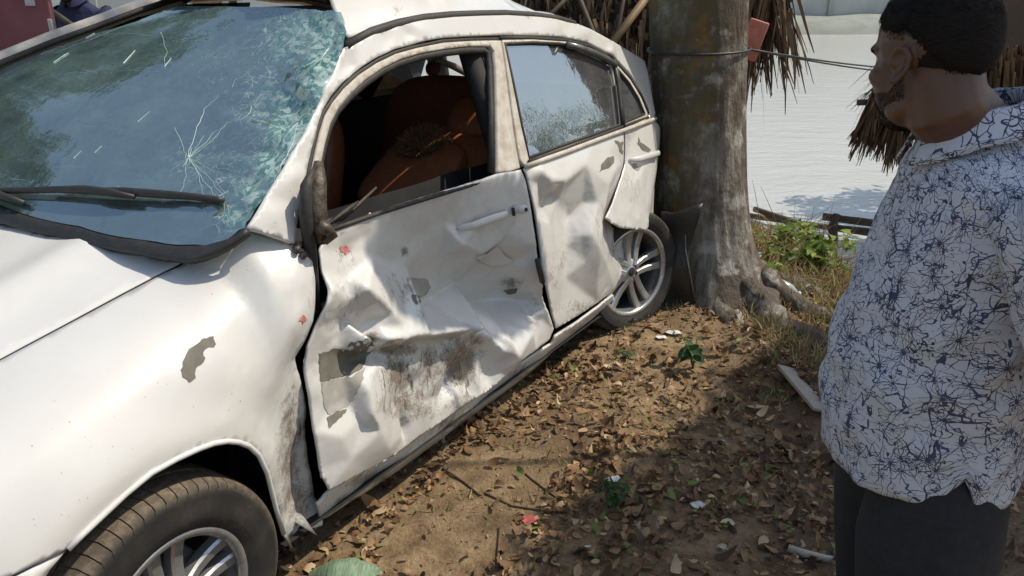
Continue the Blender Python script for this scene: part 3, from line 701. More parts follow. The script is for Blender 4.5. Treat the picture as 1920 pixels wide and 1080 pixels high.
wa = wiper([(-180, 345, .012), (-60, 358, .012), (0, 363, .014), (60, 364, .018), (120, 364, .022), (170, 366, .026), (215, 372, .028), (262, 380, .024)], [.009, .009, .009, .009, .010, .012, .012, .006], 'wiper_arm')
wb = wiper([(118, 363, .012), (180, 366, .018), (240, 369, .022), (300, 373, .02), (360, 376, .016), (410, 378, .012), (424, 379, .010)], [.006, .010, .012, .012, .010, .009, .006], 'wiper_blade')
wiper([(-120, 345, .02), (-40, 360, .02), (10, 372, .02), (52, 386, .014)], [.01, .01, .011, .008], 'wiper_arm')
# far pillar and roof front rail
tube('far_pillar', [p + Vector((-.02, -.03, .012)) for p in E1], [.034] * len(E1), M_jamb, car, 10)
tube('screen_seal', [p + Vector((.004, .014, .012)) for p in E1], [.011] * len(E1), M_rubber, car, 8)
hdr = [ws(f, 1.0) + Vector((-.02, 0, .012)) for f in np.linspace(.07, 1, 16)]
tube('roof_front_rail', hdr, .024, M_black, car, 8)

# ---- roof, buckled upwards over the front seats
_su = [-.93, -1.0, -1.38, -1.9, -2.36, -2.84, -3.05]; _sz = [1.47, 1.485, 1.53, 1.533, 1.49, 1.37, 1.26]
def roofz(u, v):
    zb = float(np.interp(-u, [-x for x in _su], _sz)); t = (-.30 - v) / 1.10
    k = max(0, 4 * t * (1 - t)); z = zb + .055 * k + .05 * t
    rise = sstep(-2.35, -1.15, u); q = sstep(0, .16, t) * (1 - .7 * sstep(.45, 1, t))
    z += rise * q * (.24 + .05 * nz(u * 3, v * 3, 1))
    z += (.02 + .08 * rise) * q * ((abs(nz(u * 3.4 + 3, v * 3.2, 4)) - .2) * 2.4 + .5 * (abs(nz(u * 13, v * 9, 8)) - .2))
    return z
us = np.linspace(-1.03, -3.0, 110); vs = np.linspace(-.30, -1.42, 64)
V = [Vector((u - (.02 * math.sin(v * 9) if i == 0 else 0) - .22 * sstep(-.3, -1.42, v) * (1 - (i / 109)), v, roofz(u, v))) for i, u in enumerate(us) for v in vs]
Fc = [(i * 64 + j, (i + 1) * 64 + j, (i + 1) * 64 + j + 1, i * 64 + j + 1) for i in range(109) for j in range(63)]
ro = from_py('roof', V, Fc, M_paint, car); add_fields(ro, V, [(745, 25, 20, 20, .3)], [(745, 25, 30, 30, .4)])
if ro.data.polygons[500].normal.z < 0: ro.data.flip_normals()
md = ro.modifiers.new('thickness', 'SOLIDIFY'); md.thickness = .008; md.offset = -1
V = [Vector((u, v, roofz(u, v) - .045)) for u in us[4::5] for v in vs[1::4]]; n = len(vs[1::4]); m_ = len(us[4::5])
from_py('roof_lining', V, [(i * n + j, (i + 1) * n + j, (i + 1) * n + j + 1, i * n + j + 1) for i in range(m_ - 1) for j in range(n - 1)], M_cloth, car)
# dark gutter between roof and side frame
def seam(name, S, pts, d, r, mat, n=8, parent=None):
    q = []
    for x, y in pts:
        h = S.hit(x, y)
        if h: q.append(S.fn(*h) + S.nrm(*h) * d)
    if len(q) > 1: return tube(name, q, r, mat, parent or car, n)
seam('arch_lip', S_fend, ARCH, .002, .007, M_paint)
seam('roof_gutter', S_side, [(652, 84), (700, 58), (750, 42), (800, 32), (850, 27), (900, 25), (950, 24), (1000, 27), (1050, 34), (1080, 43)], -.012, .016, M_rubber)

# ---- door frames, seals, side glass
FFR = [(584, 330), (591, 296), (598, 262), (608, 222), (623, 193), (644, 167), (672, 141), (707, 118), (742, 101), (782, 90), (832, 80), (880, 77), (920, 76), (939, 76), (946, 120), (954, 180), (962, 240), (970, 290), (975, 315), (958, 320), (934, 324),
       (934, 300), (933, 240), (931, 150), (927, 95), (920, 86), (880, 86), (835, 91), (790, 99), (750, 111), (715, 129), (682, 152), (655, 178), (634, 203), (619, 233), (609, 270), (603, 300), (597, 332)]
fd = panel('front_door_frame', S_side, FFR, M_jamb, st=.008, smooth=0, edge_d=-.004, thick=.03, key='ffr')
seam('door_seal', S_side, [(600, 330), (607, 300), (613, 270), (623, 234), (638, 205), (659, 181), (686, 156), (718, 133), (752, 116), (792, 104), (836, 96), (880, 91), (912, 91), (920, 96), (924, 120), (927, 200), (928, 322)], -.018, .013, M_rubber)
seam('door_seal', S_side, [(566, 425), (575, 370), (583, 320), (590, 282), (599, 244), (610, 210), (628, 184), (650, 158), (680, 132), (712, 111), (745, 96), (785, 85), (832, 75), (885, 72), (938, 71)], -.012, .0075, M_rubber)
seam('door_seal', S_side, [(940, 70), (1000, 70), (1060, 74), (1107, 85), (1135, 101), (1160, 119), (1184, 146), (1205, 180), (1218, 212)], -.008, .008, M_rubber)
seam('door_seal', S_side, [(620, 432), (680, 411), (722, 396), (790, 375), (850, 357), (905, 340), (932, 329)], -.022, .008, M_rubber)
RFR = [(942, 75), (1000, 74), (1060, 78), (1105, 89), (1133, 105), (1158, 123), (1182, 150), (1202, 183), (1215, 213), (1213, 222), (1168, 243), (1060, 283), (984, 312), (976, 300), (968, 255), (960, 200), (951, 135)]
RWIN = [(948, 81), (1000, 79), (1050, 81), (1090, 88), (1125, 102), (1147, 117), (1155, 160), (1163, 234), (1076, 265), (993, 295), (980, 235), (966, 165)]
QWIN = [(1160, 130), (1180, 154), (1198, 184), (1210, 213), (1172, 229), (1167, 185)]
panel('rear_door_frame', S_side, RFR, M_jamb, holes=[RWIN, QWIN], st=.009, smooth=0, edge_d=-.004, thick=.02, key='rfr')
panel('rear_window', S_side, [(x + (3 if x > 1050 else -3), y + (-3 if y < 170 else 4)) for x, y in RWIN], M_tint, st=.05, smooth=0, edge_d=-.012, thick=0, key='rwin')
panel('quarter_window', S_side, QWIN, M_tint, st=.05, smooth=0, edge_d=-.012, thick=0, key='qwin')
seam('window_divider', S_side, [(1150, 112), (1157, 150), (1163, 200), (1168, 240)], .0, .014, M_black)
seam('window_seal', S_side, RWIN[6:] + RWIN[:6], -.004, .006, M_rubber); seam('window_seal', S_side, QWIN + QWIN[:1], -.004, .006, M_rubber)
seam('belt_trim', S_side, [(982, 313), (1020, 299), (1060, 285), (1110, 266), (1170, 244), (1200, 233), (1226, 223)], .008, .010, M_jamb)
seam('belt_seal', S_side, [(990, 303), (1020, 292), (1060, 278), (1110, 259), (1170, 236), (1214, 220)], .004, .006, M_rubber)
seam('window_visor', S_side, [(1060, 86), (1085, 92), (1110, 101), (1135, 113), (1150, 124)], .012, .014, M_trim)
# torn weatherstrip and mirror mount at the front of the door
tube('mirror_mount', [lv(597, 305, -.08), lv(592, 340, -.06), lv(592, 390, -.05), lv(600, 430, -.04), lv(604, 455, -.04)], [.012, .024, .028, .026, .014], M_metal_br, car, 8, .5)
tube('mirror_bracket', [lv(598, 420, -.01), lv(612, 428, -.0), lv(622, 440, -.01), lv(608, 455, -.02)], [.012, .018, .014, .008], M_metal_br, car, 8, .6)
tube('pillar_seal', [lv(585, 320, -.06), lv(574, 350, -.05), lv(573, 400, -.045), lv(580, 455, -.05), lv(588, 520, -.06), lv(598, 580, -.06)], [.008, .016, .018, .018, .014, .008], M_rubber, car, 8)
for x, y in ((556, 462), (566, 480), (553, 470)):
    p = on('wing', x, y, .006)
    if p: tube('hinge_bolt', [p, p + Vector((.004, .012, .006))], [.011, .008], M_metal_br, car, 8, .3)
tube('door_wiring', [lv(600, 420, -.1), lv(640, 408, -.12), lv(670, 385, -.12), lv(705, 352, -.14)], [.006, .008, .006, .004], M_metal_br, car, 6, .6)
tube('door_wiring', [lv(605, 428, -.08), lv(650, 395, -.1), lv(672, 378, -.1)], [.005, .007, .004], M_rubber, car, 6, .6)
# inner shell behind the skins
def grid_part(name, fn, A, B, mat, parent=car, flip=False):
    V = [fn(a, b) for a in A for b in B]; n = len(B)
    return from_py(name, V, [(i * n + j, (i + 1) * n + j, (i + 1) * n + j + 1, i * n + j + 1) for i in range(len(A) - 1) for j in range(n - 1)], mat, parent)
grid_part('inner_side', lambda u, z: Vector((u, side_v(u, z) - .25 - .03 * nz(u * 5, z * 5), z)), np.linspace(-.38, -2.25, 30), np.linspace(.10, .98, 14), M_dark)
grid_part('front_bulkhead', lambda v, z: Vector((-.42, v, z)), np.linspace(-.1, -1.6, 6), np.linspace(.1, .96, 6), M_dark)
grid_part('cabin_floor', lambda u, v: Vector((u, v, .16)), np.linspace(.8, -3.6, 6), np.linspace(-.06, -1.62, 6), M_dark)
def arch_liner(nm, cu, r, dv):
    rings = []
    V = []; A = np.linspace(-.25, math.pi + .25, 26); B = (-.10, -.16, -dv)
    for a in A:
        for b in B: V.append(Vector((cu + math.cos(a) * (r if b > -.3 else r * .98), b, .31 + math.sin(a) * r)))
    n = len(V); V.append(Vector((cu, -dv, .31)))
    Fc = [(i * 3 + j, (i + 1) * 3 + j, (i + 1) * 3 + j + 1, i * 3 + j + 1) for i in range(25) for j in range(2)] + [(i * 3 + 2, (i + 1) * 3 + 2, n) for i in range(25)]
    from_py(nm, V, Fc, M_dark, car)
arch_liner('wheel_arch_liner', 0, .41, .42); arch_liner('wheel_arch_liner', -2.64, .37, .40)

# ---- paint loss, filler and stains
for keys, ol, mt in ((['wing'], [(340, 692), (345, 671), (355, 655), (365, 647), (378, 637), (392, 632), (399, 631), (404, 645), (400, 652), (392, 650), (380, 660), (384, 672), (376, 684), (366, 690), (366, 708), (354, 718), (346, 709), (341, 706)], M_primer),
                     (['fdoor'], [(597, 662), (612, 660), (628, 652), (648, 655), (655, 642), (680, 640), (697, 632), (703, 652), (690, 664), (680, 690), (660, 704), (632, 708), (600, 716)], M_primer),
                     (['fdoor'], [(602, 718), (632, 710), (660, 706), (684, 690), (680, 715), (668, 738), (656, 760), (640, 766), (616, 778), (606, 760)], M_filler),
                     (['fdoor'], [(613, 782), (632, 771), (650, 768), (644, 778), (630, 792), (616, 802)], M_primer),
                     (['fdoor'], [(762, 520), (782, 521), (800, 522), (806, 538), (801, 552), (790, 557), (776, 552), (766, 540)], M_filler),
                     (['fdoor'], [(772, 552), (786, 556), (790, 566), (780, 571), (774, 565)], M_primer),
                     (['fdoor'], [(944, 545), (956, 540), (972, 541), (968, 548), (952, 552)], M_primer),
                     (['rdoor'], [(1124, 322), (1127, 308), (1135, 297), (1150, 292), (1150, 306), (1140, 316)], M_primer),
                     (['flap'], [(1196, 254), (1200, 266), (1211, 273), (1221, 282), (1215, 287), (1202, 281), (1196, 270)], M_primer),
                     (['rdoor'], [(1153, 262), (1162, 268), (1167, 264), (1168, 290), (1161, 284), (1158, 272)], M_primer),
                     (['flap'], [(1186, 300), (1195, 312), (1202, 315), (1196, 321), (1186, 316)], M_filler)):
    patch('paint_loss', keys, ol, mt, .0016, 7, None, 1.6)
for keys, c, r in ((['fdoor'], (648, 469), 7), (['wing'], (568, 598), 6), (['fdoor'], (640, 466), 4)):
    patch('red_stain', keys, [(c[0] + r * math.cos(a) * (1 + .4 * math.sin(a * 5)), c[1] + r * math.sin(a) * (1 + .3 * math.cos(a * 4))) for a in np.linspace(0, 6, 14)], M_red, .0018, 4, None, 1.2)
# torn flake of paint film standing off the door
fl = patch('paint_flake', ['fdoor'], [(890, 480), (912, 472), (928, 460), (938, 466), (948, 478), (965, 488), (948, 494), (922, 496), (904, 490)], M_paint, .008, 6, None, .8)
seam('door_edge_rubber', S_side, [(1004, 486), (1008, 505), (1014, 528)], .008, .011, M_rubber)
seam('reflector', S_side, [(1229, 360), (1224, 380), (1219, 398)], .012, .010, simple('dark_red_plastic', (.14, .02, .02), (.04, .015, .015), .4, scale=40))
# ---- handles
def handle(a, b, key, r, offv, cup, lock=None):
    pa, pb = on(key, *a), on(key, *b); n = Vector((.0, 1, .12)).normalized(); t = (pb - pa).normalized(); w = t.cross(n).normalized()
    h = empty('door_handle'); h.parent = car
    bm = bmesh.new(); rings = []
    for i in range(15):
        f = i / 14; lift = offv * min(1, math.sin(math.pi * min(max(f, .02), .98)) * 2.2); k = r * (.75 + .25 * math.sin(math.pi * f)) * (.55 if i in (0, 14) else 1)
        c = pa.lerp(pb, f) + n * lift
        rings.append([c + w * math.cos(x) * k + n * math.sin(x) * k * .62 for x in np.linspace(0, 2 * math.pi, 12, endpoint=False)])
    bm_loft(bm, rings); g = from_bm('grip', bm, M_paint, h)
    if lock:
        c = on(key, *lock); bm = bmesh.new(); rings = []
        for i, k in enumerate((.0, .3, .7, 1.0)):
            rr = r * (1.12 if i < 3 else .85)
            rings.append([c + n * (.006 + k * (offv + r * .62)) + w * math.cos(x) * rr + t * math.sin(x) * rr * 1.25 for x in np.linspace(0, 2 * math.pi, 14, endpoint=False)])
        bm_loft(bm, rings); from_bm('lock_cap', bm, M_paint, h)
        bm = bmesh.new(); cc = c + n * (.007 + offv + r * .62)
        rings = [[cc + n * k + w * math.cos(x) * .0075 + t * math.sin(x) * .0075 for x in np.linspace(0, 2 * math.pi, 10, endpoint=False)] for k in (0, .003)]
        bm_loft(bm, rings); from_bm('keyhole', bm, M_black, h)
        bm = bmesh.new(); m_ = pa.lerp(pb, .985) + n * .01
        bm_box(bm, m_ + n * offv * .8, (.003, .012, .030), Matrix((t, n, w)).transposed()); from_bm('gap', bm, M_black, h)
    return h
handle((856, 428), (948, 396), 'fdoor', .0155, .034, None, (964, 392))
handle((1178, 301), (1232, 285), 'flap', .016, .03, None)
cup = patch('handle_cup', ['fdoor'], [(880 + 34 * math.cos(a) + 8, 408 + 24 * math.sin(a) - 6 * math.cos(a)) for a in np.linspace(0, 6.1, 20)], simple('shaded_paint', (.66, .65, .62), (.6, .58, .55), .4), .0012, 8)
# ---- wheels
def tyre_mat():
    m, nt, b = new_mat('dusty_tyre'); v = coords(nt, 'Object'); n = tnoise(nt, v, 9, 6); n2 = tnoise(nt, v, 60, 5, .7)
    sx = N(nt, 'ShaderNodeSeparateXYZ', {0: v}); rr = math_n(nt, 'SQRT', math_n(nt, 'ADD', math_n(nt, 'POWER', sx.outputs[0], 2.), math_n(nt, 'POWER', sx.outputs[2], 2.)))
    f = math_n(nt, 'ADD', ramp(nt, math_n(nt, 'SUBTRACT', rr, .0), [(.285, 0.), (.308, .85)]), math_n(nt, 'MULTIPLY', math_n(nt, 'SUBTRACT', n, .45), .9), clamp=True)
    c = mixc(nt, f, (.018, .017, .017), (.21, .16, .11)); c = mixc(nt, ramp(nt, n2, [(.45, .5), (.62, 0.)]), c, (.02, .018, .016))
    nt.links.new(c, b.inputs['Base Color']); b.inputs['Roughness'].default_value = .8; bump(nt, n2, .3, .004, b); return m
M_tyre = tyre_mat()
def alloy_mat():
    m, nt, b = new_mat('alloy'); v = coords(nt, 'Object'); n = tnoise(nt, v, 30, 6, .7)
    nt.links.new(ramp(nt, n, [(.3, (.26, .25, .23)), (.55, (.50, .50, .50))]), b.inputs['Base Color']); b.inputs['Metallic'].default_value = .75
    nt.links.new(ramp(nt, n, [(.3, .6), (.6, .28)]), b.inputs['Roughness']); return m
M_alloy = alloy_mat()
M_rimd = simple('dark_rim_inside', (.03, .03, .03), (.05, .045, .04), .7, metal=.3, scale=20)
def make_wheel(name, c, rz, tilt=0.0, spin=0.0, R=.313, w=.20, rr=.215):
    e = empty(name); e.parent = car; e.location = c; e.rotation_euler = (tilt, 0, rz)
    h = w / 2
    prof = [(rr - .004, -h * .80), (rr + .03, -h * .98), (rr + .06, -h), (R - .03, -h * .97), (R - .008, -h * .84), (R, -h * .6), (R, -.006), (R - .007, -.005), (R - .007, .005), (R, .006), (R, h * .6), (R - .008, h * .84), (R - .016, h * .91), (R - .03, h * .97), (R - .034, h * .975), (R - .038, h * .97), (rr + .06, h), (rr + .035, h * 1.0), (rr + .031, h * .985), (rr + .012, h * .93), (rr - .004, h * .80)]
    nb = 64; ang = []
    for k in range(nb): ang += [(k + .0) / nb, (k + .90) / nb, (k + .91) / nb, (k + .985) / nb]
    bm = bmesh.new(); rings = []
    for q, f in enumerate(ang):
        th = 2 * math.pi * f; groove = (q % 4) >= 2; ring = []
        for i, (r, y) in enumerate(prof):
            if groove and i in (4, 5, 10, 11, 12): r -= .006
            tw = .03 * (1 if y > 0 else -1) * (1 if i in (4, 5, 10, 11, 12) else 0)
            ring.append((r * math.cos(th + tw), y, r * math.sin(th + tw)))
        rings.append([bm.verts.new(p) for p in ring])
    for k in range(len(rings)):
        a, b = rings[k], rings[(k + 1) % len(rings)]
        for i in range(len(prof) - 1): bm.faces.new((a[i], a[i + 1], b[i + 1], b[i]))
    sharp(from_bm('tyre', bm, M_tyre, e), 40)
    bm = bmesh.new(); bm_lathe(bm, [(rr - .012, -h * .8), (rr - .018, 0), (rr - .020, h * .5), (rr - .014, h * .72), (rr - .018, h * .78), (rr - .010, h * .88), (rr + .004, h * .90), (rr + .008, h * .84), (rr - .004, h * .76)], 64)
    rim = from_bm('rim', bm, M_alloy, e)
    bm = bmesh.new(); bm_lathe(bm, [(.006, -h * .3), (rr - .02, -h * .3), (rr - .02, -h * .34)], 40); from_bm('rim_back', bm, M_rimd, e)
    bm = bmesh.new(); bm_lathe(bm, [(.02, .012), (.125, .012), (.13, .0), (.13, -.01), (.04, -.01)], 40); from_bm('brake_disc', bm, M_trim, e)
    # five pairs of spokes
    for k in range(5):
        for s in (-1, 1):
            a = 2 * math.pi * k / 5 + spin; bm = bmesh.new(); rings = []
            for i in range(6):
                f = i / 5; r = lerp(.035, rr - .012, f); off = s * lerp(.020, .036, f); wd = lerp(.015, .020, f); y = h * lerp(.62, .70, f) - .012 * math.sin(f * math.pi) + .012 * (1 - f)
                c2 = Vector((math.cos(a), 0, math.sin(a))) * r + Vector((-math.sin(a), 0, math.cos(a))) * off; t = Vector((-math.sin(a), 0, math.cos(a)))
                rings.append([c2 + t * wd * x + Vector((0, y + yy, 0)) for x, yy in ((-1, -.03), (-.95, -.006), (-.6, .0), (.6, .0), (.95, -.006), (1, -.03))])
            bm_loft(bm, rings); sharp(from_bm('spoke', bm, M_alloy, e), 30)
    bm = bmesh.new(); bm_lathe(bm, [(.001, h * .70), (.026, h * .70), (.030, h * .66), (.058, h * .64), (.064, h * .55), (.064, h * .2)], 30); from_bm('hub', bm, M_alloy, e)
    bm = bmesh.new(); bm_lathe(bm, [(.001, h * .715), (.022, h * .71), (.024, h * .69)], 24); from_bm('hub_cap', bm, M_black, e)
    for k in range(5):
        a = 2 * math.pi * (k + .5) / 5 + spin; bm = bmesh.new(); rings = [[Vector((math.cos(a) * .045 + .008 * math.cos(x), yy, math.sin(a) * .045 + .008 * math.sin(x))) for x in np.linspace(0, 6.28, 6, endpoint=False)] for yy in (h * .5, h * .66)]
        bm_loft(bm, rings); from_bm('lug_nut', bm, M_rimd, e, False)
    return e
make_wheel('front_wheel', (0.0, -.075, .262), math.radians(2), 0, .35, rr=.193)
make_wheel('rear_wheel', (-2.60, -.085, .318), math.radians(-20), math.radians(3), 1.75, .305)
make_wheel('front_wheel', (0.0, -1.58, .31), math.radians(180)); make_wheel('rear_wheel', (-2.64, -1.58, .31), math.radians(180))
# ---- torn black liner behind the rear wheel
LIN = [(1240, 396), (1262, 400), (1290, 388), (1318, 381), (1310, 410), (1298, 450), (1291, 490), (1295, 530), (1305, 568), (1302, 574), (1275, 577), (1250, 574), (1236, 520)]
S_lin = Surf(lambda x, z: CARI @ Vector((x, 3.84 + .05 * nz(x * 6, z * 5) + .012 * math.sin(z * 20) - .25 * (x - .85), z)), (.5, 1.3), (0, 1.1), 40, 40)
panel('torn_arch_liner', S_lin, LIN, M_black, st=.02, smooth=0, thick=.006, key='liner')
seam('liner_edge', S_lin, [(1286, 440), (1286, 470), (1291, 500), (1297, 530), (1304, 570)], .004, .004, M_trim)

# ---- front end (below and ahead of the picture)
BUMP = [(122, 1034), (60, 1066), (0, 1095), (-140, 1156), (-300, 1184), (-250, 1290), (-60, 1240), (40, 1150), (72, 1105), (94, 1068)]
try: panel('front_bumper', S_fend, BUMP, M_paint, st=.025, smooth=0, edge_d=-.004, thick=.01, key='bump')
except Exception as ex: print('bumper', ex)
def fas(v, z): t = (v + .85) / .78; return Vector((.93 - .30 * t * t - .05 * (z - .45) ** 2 * 6, v, z))
grid_part('front_fascia', fas, np.linspace(-.10, -1.60, 30), np.linspace(.18, .66, 12), M_paint)
grid_part('grille', lambda v, z: fas(v, z) + Vector((.012, 0, 0)), np.linspace(-.5, -1.2, 12), np.linspace(.46, .60, 6), M_black)
for s in (-.32, -1.38): grid_part('headlamp', lambda v, z: fas(v, z) + Vector((.014, 0, 0)), np.linspace(s - .16, s + .16, 10), np.linspace(.54, .67, 6), M_rear)
# ---- far side, rear screen, boot
def farv(u, z): return -1.70 + (.05 * ((z - .55) / .42) ** 2 if z < 1 else .057 + (z - 1) * .42)
grid_part('far_side_skin', lambda u, z: Vector((u, farv(u, z), z)), np.linspace(.9, -3.9, 40), np.linspace(.2, 1.04, 12), M_paint)
for u0, u1, w0 in ((-.62, -1.25, .05), (-1.62, -1.62, .07), (-2.5, -2.72, .06), (-3.2, -2.85, .10)):
    tube('far_window_post', [Vector((u0, farv(u0, 1.04), 1.04)), Vector((u1, farv(u1, 1.5), 1.5))], w0 * .6, M_cabin, car, 8)
tube('far_roof_rail', [Vector((u, -1.42, roofz(u, -1.42) - .02)) for u in np.linspace(-1.2, -3.0, 14)], .045, M_paint, car, 8)
grid_part('far_front_window', lambda u, t: (lambda z: Vector((u, farv(u, z) + .01, z)))(lerp(1.03, float(np.interp(-u, [.3, .46, .62, .78, .93, 1.08, 1.25], [1.09, 1.25, 1.36, 1.42, 1.47, 1.52, 1.56])), t)), np.linspace(-.3, -1.6, 14), np.linspace(0, 1, 6), M_tint2)
grid_part('far_rear_window', lambda u, z: Vector((u, farv(u, z) + .01, z)), np.linspace(-1.6, -2.95, 8), np.linspace(1.03, 1.54, 6), M_tint2)
grid_part('far_inner_trim', lambda u, z: Vector((u, farv(u, z) + .05, z)), np.linspace(-.4, -3.0, 12), np.linspace(.2, 1.045, 5), M_cabin)
grid_part('rear_screen', lambda v, t: Vector((-2.95 - .42 * t, v, 1.32 - .25 * t + .03 * math.sin((v + .3) / -1.1 * math.pi))), np.linspace(-.34, -1.40, 10), np.linspace(0, 1, 6), M_rscr)
def bootp(u, s):
    pr = [(-.34, .25), (-.30, .6), (-.34, .95), (-.50, 1.06), (-.95, 1.09), (-1.40, 1.07), (-1.62, .96), (-1.69, .6), (-1.64, .25)]
    x = s * 8; i = min(int(x), 7); f = x - i; v = lerp(pr[i][0], pr[i + 1][0], f); z = lerp(pr[i][1], pr[i + 1][1], f)
    k = 1 - .18 * sstep(-3.6, -3.95, u)
    return Vector((u, -.98 + (v + .98) * k + .03 * nz(u * 4, s * 9), .25 + (z - .25) * (1 - .12 * sstep(-3.7, -3.95, u))))
grid_part('boot', bootp, np.linspace(-3.02, -3.95, 16), np.linspace(0, 1, 33), M_paint)
grid_part('rear_panel', lambda v, z: Vector((-3.95, v, z)), np.linspace(-.45, -1.52, 6), np.linspace(.25, .97, 6), M_paint)
# ---- cabin
def pill(name, c, r, mat, p=3.0, rot=None, parent=car, n=28, m=18, fn=None):
    """rounded cushion (superellipsoid)"""
    def sg(x, k): return math.copysign(abs(x) ** (2 / k), x)
    bm = bmesh.new(); rings = []
    for i in range(1, m):
        a = -math.pi / 2 + math.pi * i / m; rg = []
        for j in range(n):
            b = 2 * math.pi * j / n; q = Vector((r[0] * sg(math.cos(a), p) * sg(math.cos(b), p), r[1] * sg(math.cos(a), p) * sg(math.sin(b), p), r[2] * sg(math.sin(a), p)))
            if fn: q = fn(q)
            if rot: q = rot @ q
            rg.append(Vector(c) + q)
        rings.append(rg)
    bm_loft(bm, rings); return from_bm(name, bm, mat, parent)
def seat(vc, lean, mt):
    e = empty('front_seat'); e.parent = car
    pill('cushion', (-1.25, vc, .42), (.27, .25, .10), mt, 3, None, e)
    R = Matrix.Rotation(-lean, 3, 'Y')
    pill('backrest', Vector((-1.50, vc, .46)) + R @ Vector((0, 0, .36)), (.09, .25, .36), mt, 3.2, R, e)
    pill('headrest', Vector((-1.50, vc, .46)) + R @ Vector((.0, 0, .80)), (.06, .13, .10), mt, 2.8, R, e)
seat(-.52, math.radians(38), M_leather); seat(-1.22, math.radians(14), M_leather)
pill('rear_bench', (-2.15, -.85, .42), (.25, .62, .12), M_leather, 4)
pill('rear_backrest', (-2.48, -.86, .82), (.12, .60, .38), M_leather, 4, Matrix.Rotation(math.radians(-14), 3, 'Y'))
grid_part('parcel_shelf', lambda u, v: Vector((u, v, 1.10)), np.linspace(-2.5, -3.2, 4), np.linspace(-.3, -1.45, 4), M_cabin)
bp_ = [Vector((-1.62, side_v(-1.62, z) - (.24 if z < 1.0 else .07), z)) for z in (.2, .7, 1.0, 1.2, 1.42)]
tube('centre_pillar', bp_, [.07, .06, .05, .045, .04], M_cabin, car, 8)
# dashboard and wheel
def dash(v, s):
    pr = [(-.42, .90), (-.60, .985), (-.80, .985), (-.93, .93), (-.95, .80), (-.86, .55), (-.8, .4)]
    x = s * 6; i = min(int(x), 5); f = x - i; return Vector((lerp(pr[i][0], pr[i + 1][0], f), v, lerp(pr[i][1], pr[i + 1][1], f) + .02 * math.sin((v + .1) * 4)))
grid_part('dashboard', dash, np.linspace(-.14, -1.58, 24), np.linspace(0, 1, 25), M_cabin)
bm = bmesh.new(); ring = [Vector((-1.0 - .10 * math.sin(a) * .5, -1.22 + .18 * math.cos(a), .92 + .17 * math.sin(a))) for a in np.linspace(0, 2 * math.pi, 29)]
bm_tube(bm, ring, .015, 8); bm_tube(bm, [Vector((-1.0, -1.4, .92)), Vector((-.97, -1.22, .9)), Vector((-1.0, -1.04, .92))], .022, 8); from_bm('steering_wheel', bm, M_black, car)
bm = bmesh.new(); bm_box(bm, (-.66, -.92, 1.012), (.20, .34, .012), Matrix.Rotation(.25, 3, 'Z')); from_bm('dash_card', bm, simple('faded_card', (.55, .42, .40), (.62, .58, .55), .8, scale=6), car, False)
# shaggy seat cover heaped on the passenger seat
FC = lv(795, 262, -.62); fuz = pill('shaggy_cover', FC + Vector((-.02, 0, -.05)), (.11, .10, .08), simple('shag_base', (.10, .05, .02), (.07, .035, .015), .95), 2.4)
n = 2600; D = rand_dirs(n); D[:, 2] = np.abs(D[:, 2]) * .8 + .05 * RNG.normal(size=n); D /= np.linalg.norm(D, axis=1, keepdims=True)
P = np.array(FC) + np.array((-.02, 0, -.05)) + D * np.array((.105, .095, .078))
Vn, Fn = leaf_arrays(P, D * .8 + rand_dirs(n) * .5, rand_dirs(n), RNG.uniform(.018, .045, n), RNG.uniform(.003, .005, n))
sh = np_mesh('shag_fibres', Vn, Fn, simple('shag_fibre', (.36, .19, .08), (.20, .10, .04), .8, scale=50), fuz); sh['kind'] = 'stuff'
# heap of seat padding under it
pill('folded_seat', lv(775, 335, -.60), (.20, .20, .06), M_leather, 4, Matrix.Rotation(.55, 3, 'Y'))
# pale strip added for the bright gap at the far window, and pink cloth
tube('bright_gap_strip', [lv(818, 112, -1.34), lv(850, 124, -1.34), lv(884, 143, -1.34)], [.016, .02, .018], simple('bright_gap_cream', (.75, .70, .58), None, .6), car, 6)
pill('pink_cloth', lv(812, 128, -1.38), (.06, .02, .04), simple('pink_cloth', (.22, .04, .09), (.30, .08, .13), .9, scale=20), 2.4)
# ---------------------------------------------------------------- trees
def bark_mat():
    m, nt, b = new_mat('bark'); v = coords(nt, 'Object'); sv = coords(nt, 'Object', (1, 1, .28))
    n1 = tnoise(nt, v, 3.2, 6, .6); n2 = tnoise(nt, sv, 26, 7, .65); n3 = tnoise(nt, v, 2.0, 3, .5); n4 = tnoise(nt, v, 14, 6, .65)
    c = ramp(nt, n2, [(.3, (.13, .11, .09)), (.55, (.27, .245, .21)), (.75, (.40, .37, .33))])
    c = mixc(nt, ramp(nt, n1, [(.44, 0.), (.54, .85)]), c, (.10, .075, .055))
    n5 = tnoise(nt, v, 5.5, 5, .6); c = mixc(nt, ramp(nt, n5, [(.56, 0.), (.63, .75)]), c, (.46, .44, .39))
    sx = N(nt, 'ShaderNodeSeparateXYZ', {0: v})
    side = ramp(nt, math_n(nt, 'ADD', math_n(nt, 'MULTIPLY', sx.outputs[0], -1.), math_n(nt, 'MULTIPLY', math_n(nt, 'SUBTRACT', n3, .5), .5)), [(.04, 0.), (.14, 1.)])
    c = mixc(nt, math_n(nt, 'MULTIPLY', side, ramp(nt, n4, [(.40, .05), (.56, .7)])), c, (.115, .10, .042))
    c = mixc(nt, math_n(nt, 'MULTIPLY', side, ramp(nt, tnoise(nt, v, 7, 4), [(.58, 0.), (.66, .7)])), c, (.24, .13, .045))
    nt.links.new(c, b.inputs['Base Color']); b.inputs['Roughness'].default_value = .9; b.inputs['Specular IOR Level'].default_value = .2
    bump(nt, math_n(nt, 'ADD', n2, math_n(nt, 'MULTIPLY', n4, .6)), .9, .03, b); return m
M_bark = bark_mat()
